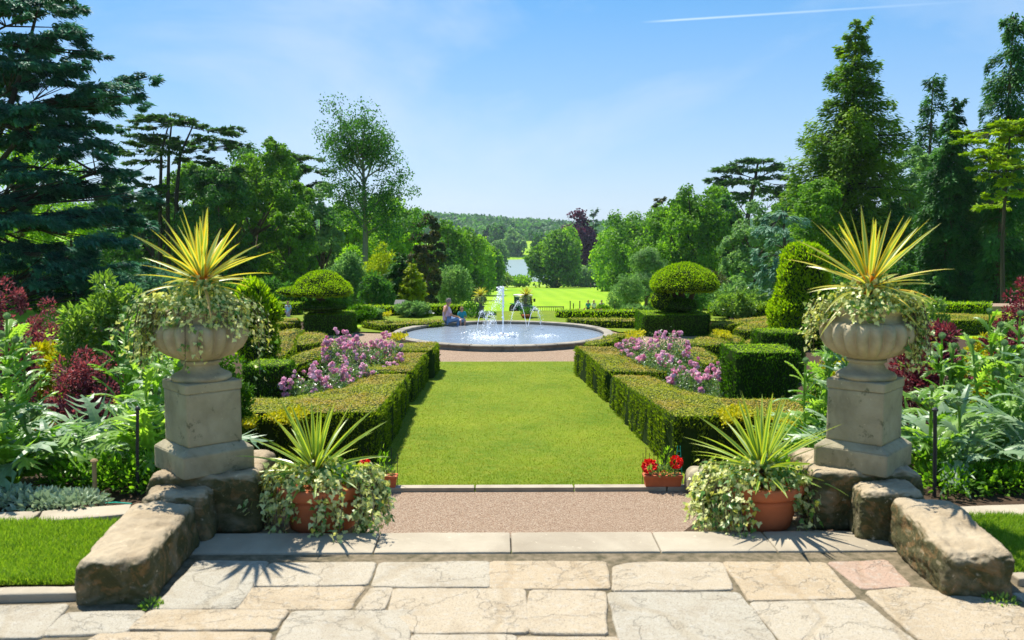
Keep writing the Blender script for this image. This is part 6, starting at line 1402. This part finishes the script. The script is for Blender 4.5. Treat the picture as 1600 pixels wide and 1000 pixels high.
# the slender ash
x, z, h = spot(569, 194, 475, 78); 
def ash():
    t = thing('slender_ash', 'tall slender tree with a bare straight trunk and airy crown left of the fountain', 'tree', (x, 78, z)); s = 78 / F; g = Geo()
    def W(px, py): p = at(px, py, 78); return Vector((p.x - x, 0, p.z - z))
    tr = [Vector((0, 0, 0)), W(570, 420), W(571, 370), W(570, 330), W(568, 280), W(566, 230), W(566, 200)]; tube(g, tr, [.30, .24, .21, .17, .12, .07, .03], 9)
    ends = []; br = random.Random(4)
    for k in range(26):
        q = tr[3].lerp(tr[5], k / 26) if k > 8 else tr[2].lerp(tr[3], k / 9 + .1); a = k * 2.4; r = s * br.uniform(38, 66) * (1 - .35 * max(0, k - 12) / 14); up = s * br.uniform(30, 75); e = q + Vector((math.cos(a) * r, math.sin(a) * r * .9, up)); m = q.lerp(e, .5) + Vector((math.cos(a) * r * .1, 0, -up * .05)); tube(g, [q, m, e], [.075, .05, .015], 6); ends += [e, m.lerp(e, .5), m + Vector((br.uniform(-.5, .5), br.uniform(-.5, .5), br.uniform(0, .8)))]
    ends += [tr[-1], tr[-2]] + [W(px, py) + Vector((0, br.uniform(-1.5, 1.5), 0)) for px, py in ((525, 210), (545, 200), (580, 205), (605, 225), (620, 250), (632, 275), (515, 240), (520, 265), (535, 290), (625, 310), (640, 335), (600, 330), (530, 320), (545, 345), (610, 360), (635, 365), (585, 345), (520, 345), (512, 222), (536, 196), (598, 212), (645, 300), (648, 350), (600, 385), (560, 390), (560, 225), (590, 250), (548, 250), (575, 300))]
    g.link('trunk', M['bark_grey'], t); E = np.array([tuple(e) for e in ends]); n = 24000; idx = rng.integers(0, len(E), n); cr = U(.8, 1.45, len(E)); d = rand_dirs(n); P = E[idx] + d * cr[idx][:, None] * (rng.random(n) ** .5)[:, None] * [1, 1, .8]
    sub = wobble(P, .9, 31, 2) > -.35; P = P[sub]; d = d[sub]; n = len(P); L = U(.14, .26, n); g = Geo(); leaves(g, P, norm(rng.normal(size=(n, 3)) + [0, 0, -.4]), norm(rng.normal(size=(n, 3)) + [0, 0, .4]), L, L * .55, 'quad'); g.link('crown', M['decid_dark'], t)
ash()
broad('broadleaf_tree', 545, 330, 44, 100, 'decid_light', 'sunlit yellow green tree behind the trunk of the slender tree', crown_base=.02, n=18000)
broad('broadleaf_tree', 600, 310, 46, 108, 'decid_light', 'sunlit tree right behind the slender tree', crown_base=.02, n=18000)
broad('broadleaf_tree', 640, 330, 34, 118, 'decid', 'mid green tree between the slender tree and the dark mottled tree', crown_base=.02, n=12000)
shrub('tall_shrub', 540, 400, None, 28, 62, 'decid_grey', 'pale shrubbery at the foot of the slender tree, left side', n=6000, leaf=.2, cat='shrub')
shrub('tall_shrub', 596, 385, None, 26, 66, 'conifer_gold', 'yellow shrub glowing just right of the slender trunk', n=4000, leaf=.17)
shrub('tall_shrub', 548, 388, None, 22, 68, 'decid_light', 'bright shrub left of the slender trunk', n=5000, leaf=.18)
shrub('tall_shrub', 590, 430, None, 26, 60, 'decid_dark', 'dark shrub right of the slender trunk near the ground', n=5000, leaf=.16)
shrub('tall_shrub', 520, 440, None, 26, 56, 'decid_dark', 'dark shrub behind the left mushroom topiary', n=4000, leaf=.16)
conifer('dark_conifer', 624, 395, 34, 64, 'decid_dark', 'broad dark conifer beside the golden cone', prof=[(0, 1), (.4, .9), (.8, .5), (1, .1)], tiers=14, leaf=.2, rise=.3, n=9000)
conifer('golden_conifer', 643, 412, 24, 63, 'conifer_gold', 'golden green cone shaped conifer at the edge of the lawn', prof=[(0, 1), (.4, .95), (.75, .6), (1, .05)], tiers=18, per=9, leaf=.14, rise=.6, n=12000, gap=.05)
broad('broadleaf_tree', 666, 337, 27, 84, 'mottled', 'dark mottled tree with brownish tips behind the seated man', crown_base=.0, n=14000, lobes=20, lr=(.16, .30))
shrub('tall_shrub', 708, 418, None, 26, 96, 'decid_grey', 'rounded shrub at the left edge of the lawn behind the seated man', n=6000, leaf=.24)
broad('broadleaf_tree', 702, 350, 34, 150, 'decid', 'leafy tree in the wood left of the lawn, nearest the mottled tree', crown_base=.0, n=11000)
broad('broadleaf_tree', 730, 362, 30, 175, 'decid', 'leafy tree in the wood left of the lawn, second from the mottled tree', crown_base=.0, n=9000)
broad('broadleaf_tree', 748, 372, 24, 210, 'decid_light', 'pale green tree in the wood left of the lawn', crown_base=.0, n=6000)
broad('broadleaf_tree', 766, 388, 20, 260, 'decid', 'last leafy tree of the wood left of the lawn, near the lake', crown_base=.0, n=5000)
broad('broadleaf_tree', 690, 392, 30, 130, 'decid_dark', 'dark low tree under the wood left of the lawn', crown_base=.0, n=8000)
for i, (px, top, hw, Y, mt, lab) in enumerate(((735, 425, 20, 240, 'decid_dark', 'dark bush at the back left corner of the lawn'), (760, 432, 16, 310, 'decid', 'bush at the far edge of the lawn, leftmost of the row'), (785, 428, 18, 322, 'shrub', 'bush at the far edge of the lawn above the fountain jet'), (812, 432, 15, 330, 'decid_light', 'bush at the far edge of the lawn below the lake'), (770, 412, 14, 400, 'decid_grey', 'pale bush on the left shore of the lake'))):
    shrub('far_bush', px, top, None, hw, Y, mt, lab, n=1800, leaf=.75 if Y > 300 else .5)
# --- centre distance
broad('willow_tree', 803, 360, 17, 840, 'decid_grey', 'pale rounded tree on the far side of the lake', crown_base=.0, n=2600)
broad('broadleaf_tree', 776, 378, 16, 520, 'decid_grey', 'grey green tree on the left lake shore', crown_base=.0, n=2200)
broad('broadleaf_tree', 777, 397, 9, 480, 'decid_light', 'light bush-like tree at the left of the lake', crown_base=.0, n=1600)
conifer('cypress', 761, 352, 5, 900, 'decid_dark', 'small dark pointed cypress on the far slope', prof=[(0, .9), (.5, 1), (1, .2)], tiers=8, rise=1.0, n=900)
broad('broadleaf_tree', 778, 352, 14, 880, 'decid_dark', 'round tree on the far slope right of the small cypress', crown_base=.0, n=1600)
broad('broadleaf_tree', 842, 366, 12, 560, 'decid_dark', 'dark tree at the right end of the lake', crown_base=.0, n=1500)
broad('lawn_tree', 866, 364, 39, 318, 'decid', 'round leafy tree with a pale trunk at the far edge of the lawn', crown_base=.08, lobes=26, lr=(.34, .46), per=20, n=17000, bark='bark_grey')
broad('lawn_tree', 889, 356, 20, 345, 'decid_light', 'brighter tree overlapping the round tree at the end of the lawn', crown_base=.05, n=5000)
broad('copper_beech', 904, 334, 29, 380, 'copper', 'dark purple copper beech behind the round tree', crown_base=.0, lobes=30, n=15000, lr=(.34, .46), per=18)
conifer('distant_conifer', 927, 325, 17, 440, 'conifer_dark', 'dark spreading conifer right of the copper beech', tiers=12, n=3500, rise=.1)
conifer('distant_conifer', 961, 336, 20, 430, 'conifer_dark', 'smaller dark conifer, second right of the copper beech', tiers=8, n=3500, prof=[(0, .8), (.5, 1), (.8, .9), (1, .3)])
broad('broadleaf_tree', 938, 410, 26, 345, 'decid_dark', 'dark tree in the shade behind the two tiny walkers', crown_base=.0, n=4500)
broad('broadleaf_tree', 910, 418, 18, 335, 'decid_grey', 'pale low tree right of the round lawn tree', crown_base=.0, n=2500)
# --- right side
broad('broadleaf_tree', 952, 362, 28, 230, 'decid_light', 'bright tree on the right edge of the lawn, farthest back', crown_base=.0, n=9000, bark='bark_dark')
broad('broadleaf_tree', 985, 336, 38, 190, 'decid', 'leafy tree at right behind the bright far tree', crown_base=.0, n=12000)
conifer('dark_conifer', 1030, 306, 20, 170, 'mottled', 'dark conifer with rusty tips above the right hand trees', tiers=14, n=6000, prof=[(0, .8), (.7, 1), (.9, .6), (1, .2)])
broad('broadleaf_tree', 1028, 330, 42, 150, 'decid', 'mid green tree below the rusty tipped conifer', crown_base=.0, n=12000)
broad('broadleaf_tree', 1085, 296, 52, 112, 'decid', 'tall open tree with dark branches above the right mushroom topiary', crown_base=.12, n=19000, bark='bark_dark', sparse=1.0, lobes=30, lr=(.26, .40))
broad('broadleaf_tree', 1130, 310, 44, 120, 'decid_dark', 'dark leafy tree under the flat cedar at right', crown_base=.0, n=16000, bark='bark_dark')
broad('weeping_tree', 1012, 390, 40, 96, 'decid_grey', 'feathery grey green willow like tree on the right edge of the lawn', crown_base=.0, n=17000, wr=.3)
shrub('tall_shrub', 985, 432, None, 23, 84, 'decid_grey', 'rounded grey bush at the right edge of the lawn', n=6000, leaf=.16)
shrub('tall_shrub', 968, 448, None, 16, 90, 'decid_grey', 'small grey bush beside the rounded grey bush', n=3500, leaf=.16)
shrub('tall_shrub', 1110, 425, None, 30, 70, 'mottled', 'brownish bush behind the right mushroom topiary', n=5000, leaf=.16)
shrub('tall_shrub', 1080, 440, None, 26, 60, 'decid_dark', 'dark shrub under the right mushroom cap', n=4000, leaf=.15)
cedar('flat_topped_cedar', 1165, 140, 'cedar', 'flat topped cedar on the skyline at right', [(1178, 250, 40, 6, 0, 0), (1150, 262, 40, 7, 0, 0), (1205, 262, 34, 6, 1, 0), (1128, 278, 26, 7, 0, 0), (1160, 282, 44, 8, -1, 0), (1215, 276, 32, 6, 0, 0), (1232, 290, 22, 5, -1, 0), (1195, 296, 40, 8, 2, 0), (1150, 304, 40, 9, 0, 0), (1225, 306, 30, 6, 0, 0)], [[(1170, 470), (1168, 340), (1180, 280), (1185, 250)]], limb=.7, dens=2.0)
broad('broadleaf_tree', 1178, 322, 50, 90, 'decid_grey', 'pale silvery green tree left of the big pointed conifer', crown_base=.0, n=24000, lobes=28, lr=(.18, .32))
cedar('weeping_blue_cedar', 1222, 62, 'cedar_pale', 'pale blue weeping cedar between the silvery tree and the yew cone', [(1225, 335, 36, 10, 0, 0), (1205, 352, 34, 10, -1, 0), (1225, 372, 36, 10, 1, 0), (1205, 392, 32, 12, 0, 0), (1215, 412, 34, 12, -1, 0), (1200, 432, 28, 12, 0, 0), (1215, 450, 32, 12, 1, 0), (1230, 425, 30, 12, 0, 0)], [[(1228, 475), (1226, 400), (1225, 330)]], shag=.9, dens=1.3)
conifer('pointed_conifer', 1338, 28, 98, 72, 'conifer', 'tall pointed conifer towering over the right hand trees', tiers=36, per=8, n=76000, leaf=.22, prof=[(0, .8), (.2, .95), (.42, 1.0), (.58, .88), (.72, .62), (.85, .36), (.95, .16), (1, .03)], rise=.02, droop=.12, gap=.26, flat=.9, width=.40, bark='bark_dark')
broad('broadleaf_tree', 1285, 285, 52, 66, 'decid', 'olive green tree at the foot of the big pointed conifer, left side', crown_base=.0, n=22000, lobes=26, lr=(.2, .34))
broad('broadleaf_tree', 1372, 300, 52, 70, 'decid_dark', 'dark tree at the foot of the big pointed conifer, right side', crown_base=.0, n=20000)
conifer('dark_conifer', 1458, 120, 44, 92, 'conifer_dark', 'dark conifer top behind the ivy clad conifer at right', tiers=26, per=6, n=20000, prof=[(0, .9), (.5, 1), (.7, .9), (.82, .6), (.9, .55), (1, .25)], gap=.35, flat=1.4)
conifer('ivy_clad_conifer', 1492, 150, 52, 62, 'conifer_dark', 'narrow pointed conifer with drooping branches at right', tiers=38, per=7, n=42000, prof=[(0, .75), (.5, .9), (.7, .8), (.85, .45), (1, .04)], rise=.0, droop=.35, flat=.9, shag=.25, gap=.18)
broad('broadleaf_tree', 1425, 235, 40, 82, 'decid_grey', 'pale green tree between the big pointed and narrow conifers', crown_base=.0, n=18000, lobes=26, lr=(.16, .3))
conifer('tall_drooping_conifer', 1584, 18, 52, 60, 'conifer_dark', 'very tall ragged conifer with clumped drooping branches at the right edge', tiers=30, per=5, n=32000, prof=[(0, .9), (.55, 1), (.8, .8), (.93, .5), (1, .25)], rise=-.05, droop=.45, gap=.42, flat=1.4, shag=.35, width=.45)
cedar('golden_cedar', 1565, 52, 'cedar_lime', 'lime green layered cedar at the right picture edge', [(1580, 190, 44, 9, 0, 0), (1545, 208, 40, 8, 0, 0), (1520, 218, 28, 7, -1, 0), (1590, 216, 50, 9, 1, 0), (1560, 232, 44, 9, -1, 0), (1575, 250, 46, 9, 0, 0), (1600, 246, 40, 8, 1, 0), (1560, 272, 30, 8, 0, 0), (1590, 280, 36, 8, -1, 0), (1530, 236, 30, 8, -2, 0), (1515, 205, 26, 7, 1, 0), (1545, 255, 34, 9, -2, 0), (1605, 300, 36, 9, 0, 0), (1575, 300, 34, 9, -2, 0), (1555, 318, 30, 9, 1, 0), (1600, 200, 40, 8, 0, 0)], [[(1568, 478), (1566, 380), (1572, 280), (1580, 190)]], bark='bark_dark', dens=2.0, limb=.45)
conifer('dark_conifer', 1545, 270, 44, 74, 'conifer_dark', 'dark conifer behind the grey trunk at right', tiers=20, per=7, n=20000, prof=[(0, 1), (.6, .9), (.9, .6), (1, .2)], shag=.6, flat=1.5, gap=.05)
broad('broadleaf_tree', 1630, 260, 50, 72, 'decid_dark', 'dark tree at the right picture edge under the lime green cedar', crown_base=.0, n=14000)
broad('broadleaf_tree', 1412, 395, 30, 58, 'decid_dark', 'low dark tree behind the right cordyline', crown_base=.0, n=8000)
# dark understorey closing the view beneath the trees on both sides
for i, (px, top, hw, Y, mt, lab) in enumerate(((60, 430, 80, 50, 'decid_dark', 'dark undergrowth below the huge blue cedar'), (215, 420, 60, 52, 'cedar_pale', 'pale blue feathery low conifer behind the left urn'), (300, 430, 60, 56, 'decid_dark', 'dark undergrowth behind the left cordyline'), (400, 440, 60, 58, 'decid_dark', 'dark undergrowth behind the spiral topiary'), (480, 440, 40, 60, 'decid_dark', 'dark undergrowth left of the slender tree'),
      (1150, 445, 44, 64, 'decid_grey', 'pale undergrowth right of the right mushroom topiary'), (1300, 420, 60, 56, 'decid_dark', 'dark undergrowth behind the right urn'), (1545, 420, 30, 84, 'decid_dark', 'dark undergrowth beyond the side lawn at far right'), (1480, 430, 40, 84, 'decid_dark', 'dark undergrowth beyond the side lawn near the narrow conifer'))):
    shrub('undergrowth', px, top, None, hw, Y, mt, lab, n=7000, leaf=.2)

# --- far wooded hills as one mass
def far_wood():
    g = Geo(); cs = []
    for k in range(1500):
        Y = random.uniform(1050, 1750); u = random.uniform(-.62, .62) if k > 500 else random.uniform(-.12, .14); cs.append((u * Y, Y))
    for k in range(500): Y = random.uniform(905, 1050); u = random.uniform(-.6, .6); 
    for (X, Y) in cs:
        if wobble(np.array([[X, Y, 0.]]), 260, 17, 2)[0] < -.75 and Y < 1250: continue
        z = tz(X, Y); R = random.uniform(9, 17); H = random.uniform(7, 12); n = 70; d = rand_dirs(n); d[:, 2] = np.abs(d[:, 2]); P = d * [R, R, H] * U(.85, 1.05, n)[:, None] + [X, Y, z + H * .35]
        tn = random.random(); leaves(g, P - d * 1, norm(rng.normal(size=(n, 3)) + [0, 0, -.3]), d, U(4, 7, n), U(3, 5.5, n), 'quad', np.stack([np.full(n, tn), rng.random(n)], 1))
    o = g.link('distant_wood', M['decid_dark']); o['kind'] = 'stuff'; tag(o, 'dark wooded hills closing the view beyond the lake', 'woodland')
far_wood()
def mid_wood():                             # the wood that fills the valley sides behind the nearer trees
    g = Geo()
    for k in range(520):
        s = random.choice((-1, 1)); Y = random.uniform(230, 900); u = s * random.uniform(.125 if s > 0 else .04, .60) if Y > 420 else s * random.uniform(.16 if s > 0 else .10, .6); X = u * Y
        z = tz(X, Y); R = random.uniform(6, 10); H = random.uniform(6, 10); n = 150; d = rand_dirs(n); d[:, 2] = np.abs(d[:, 2]); P = d * [R, R, H] * U(.85, 1.05, n)[:, None] + [X, Y, z + H * .5]
        tn = random.random(); leaves(g, P, norm(rng.normal(size=(n, 3)) + [0, 0, -.3]), d, U(1.8, 3.2, n), U(1.4, 2.6, n), 'quad', np.stack([np.full(n, tn), rng.random(n)], 1))
    o = g.link('valley_wood', M['decid']); o['kind'] = 'stuff'; tag(o, 'continuous green wood on both sides of the valley', 'woodland')
mid_wood()
# lake, far path, side lawn
g = Geo(); pts = [onz(*q, -29.96) for q in ((776, 440), (700, 428), (735, 412), (790, 406), (835, 405), (900, 407), (900, 425), (850, 440))]; g.add([tuple(p) for p in pts], [list(range(len(pts)))]); struct(g.link('lake', M['lake']))
M['path_pale'] = plain('pale_path', (0.42, 0.38, 0.32), 0.9, 0.1)
def far_path():
    g = Geo(); V = []; prev = [(735, 458), (748, 453), (775, 450), (810, 448), (850, 447), (900, 446), (950, 446), (990, 447)]
    for (px, py) in prev:                   # march the sight line down to the ground
        r = ray(px, py); t = 60.0
        while 1.6 + r.z * t / 1 > tz(r.x * t, r.y * t) and t < 900: t += 1
        V.append((r.x * t, r.y * t))
    P = []
    for i, (X, Y) in enumerate(V): P += [(X, Y - 2.2, tz(X, Y - 2.2) + .16), (X, Y + 2.2, tz(X, Y + 2.2) + .16)]
    g.add(P, [[2 * i, 2 * i + 2, 2 * i + 3, 2 * i + 1] for i in range(len(V) - 1)]); struct(g.link('path', M['path_pale']))
far_path()
g = Geo(); q = [onz(1380, 487, GZ + .05), onz(1600, 484, GZ + .05)]; box(g, (q[0].x + 6, 45.5, GZ - .6), (22, 1.6, .66)); struct(g.link('path', M['gravel']))

# ------------------------------------------------------------------ summer haze
bpy.ops.mesh.primitive_cube_add(size=1, location=(0, 2000, 24)); hz = bpy.context.object; hz.name = 'haze'; hz.scale = (6600, 4700, 120); hz.data.materials.clear()
hz['kind'] = 'stuff'; tag(hz, 'faint blue summer haze over the whole valley', 'haze')
b = NB('haze'); v = b.add('ShaderNodeVolumePrincipled'); v.inputs['Color'].default_value = (.72, .86, 1.0, 1); v.inputs['Density'].default_value = HAZE if 'HAZE' in globals() else .00008; v.inputs['Anisotropy'].default_value = .3
b.lk(v.outputs[0], b.out.inputs['Volume']); hz.data.materials.append(b.m)
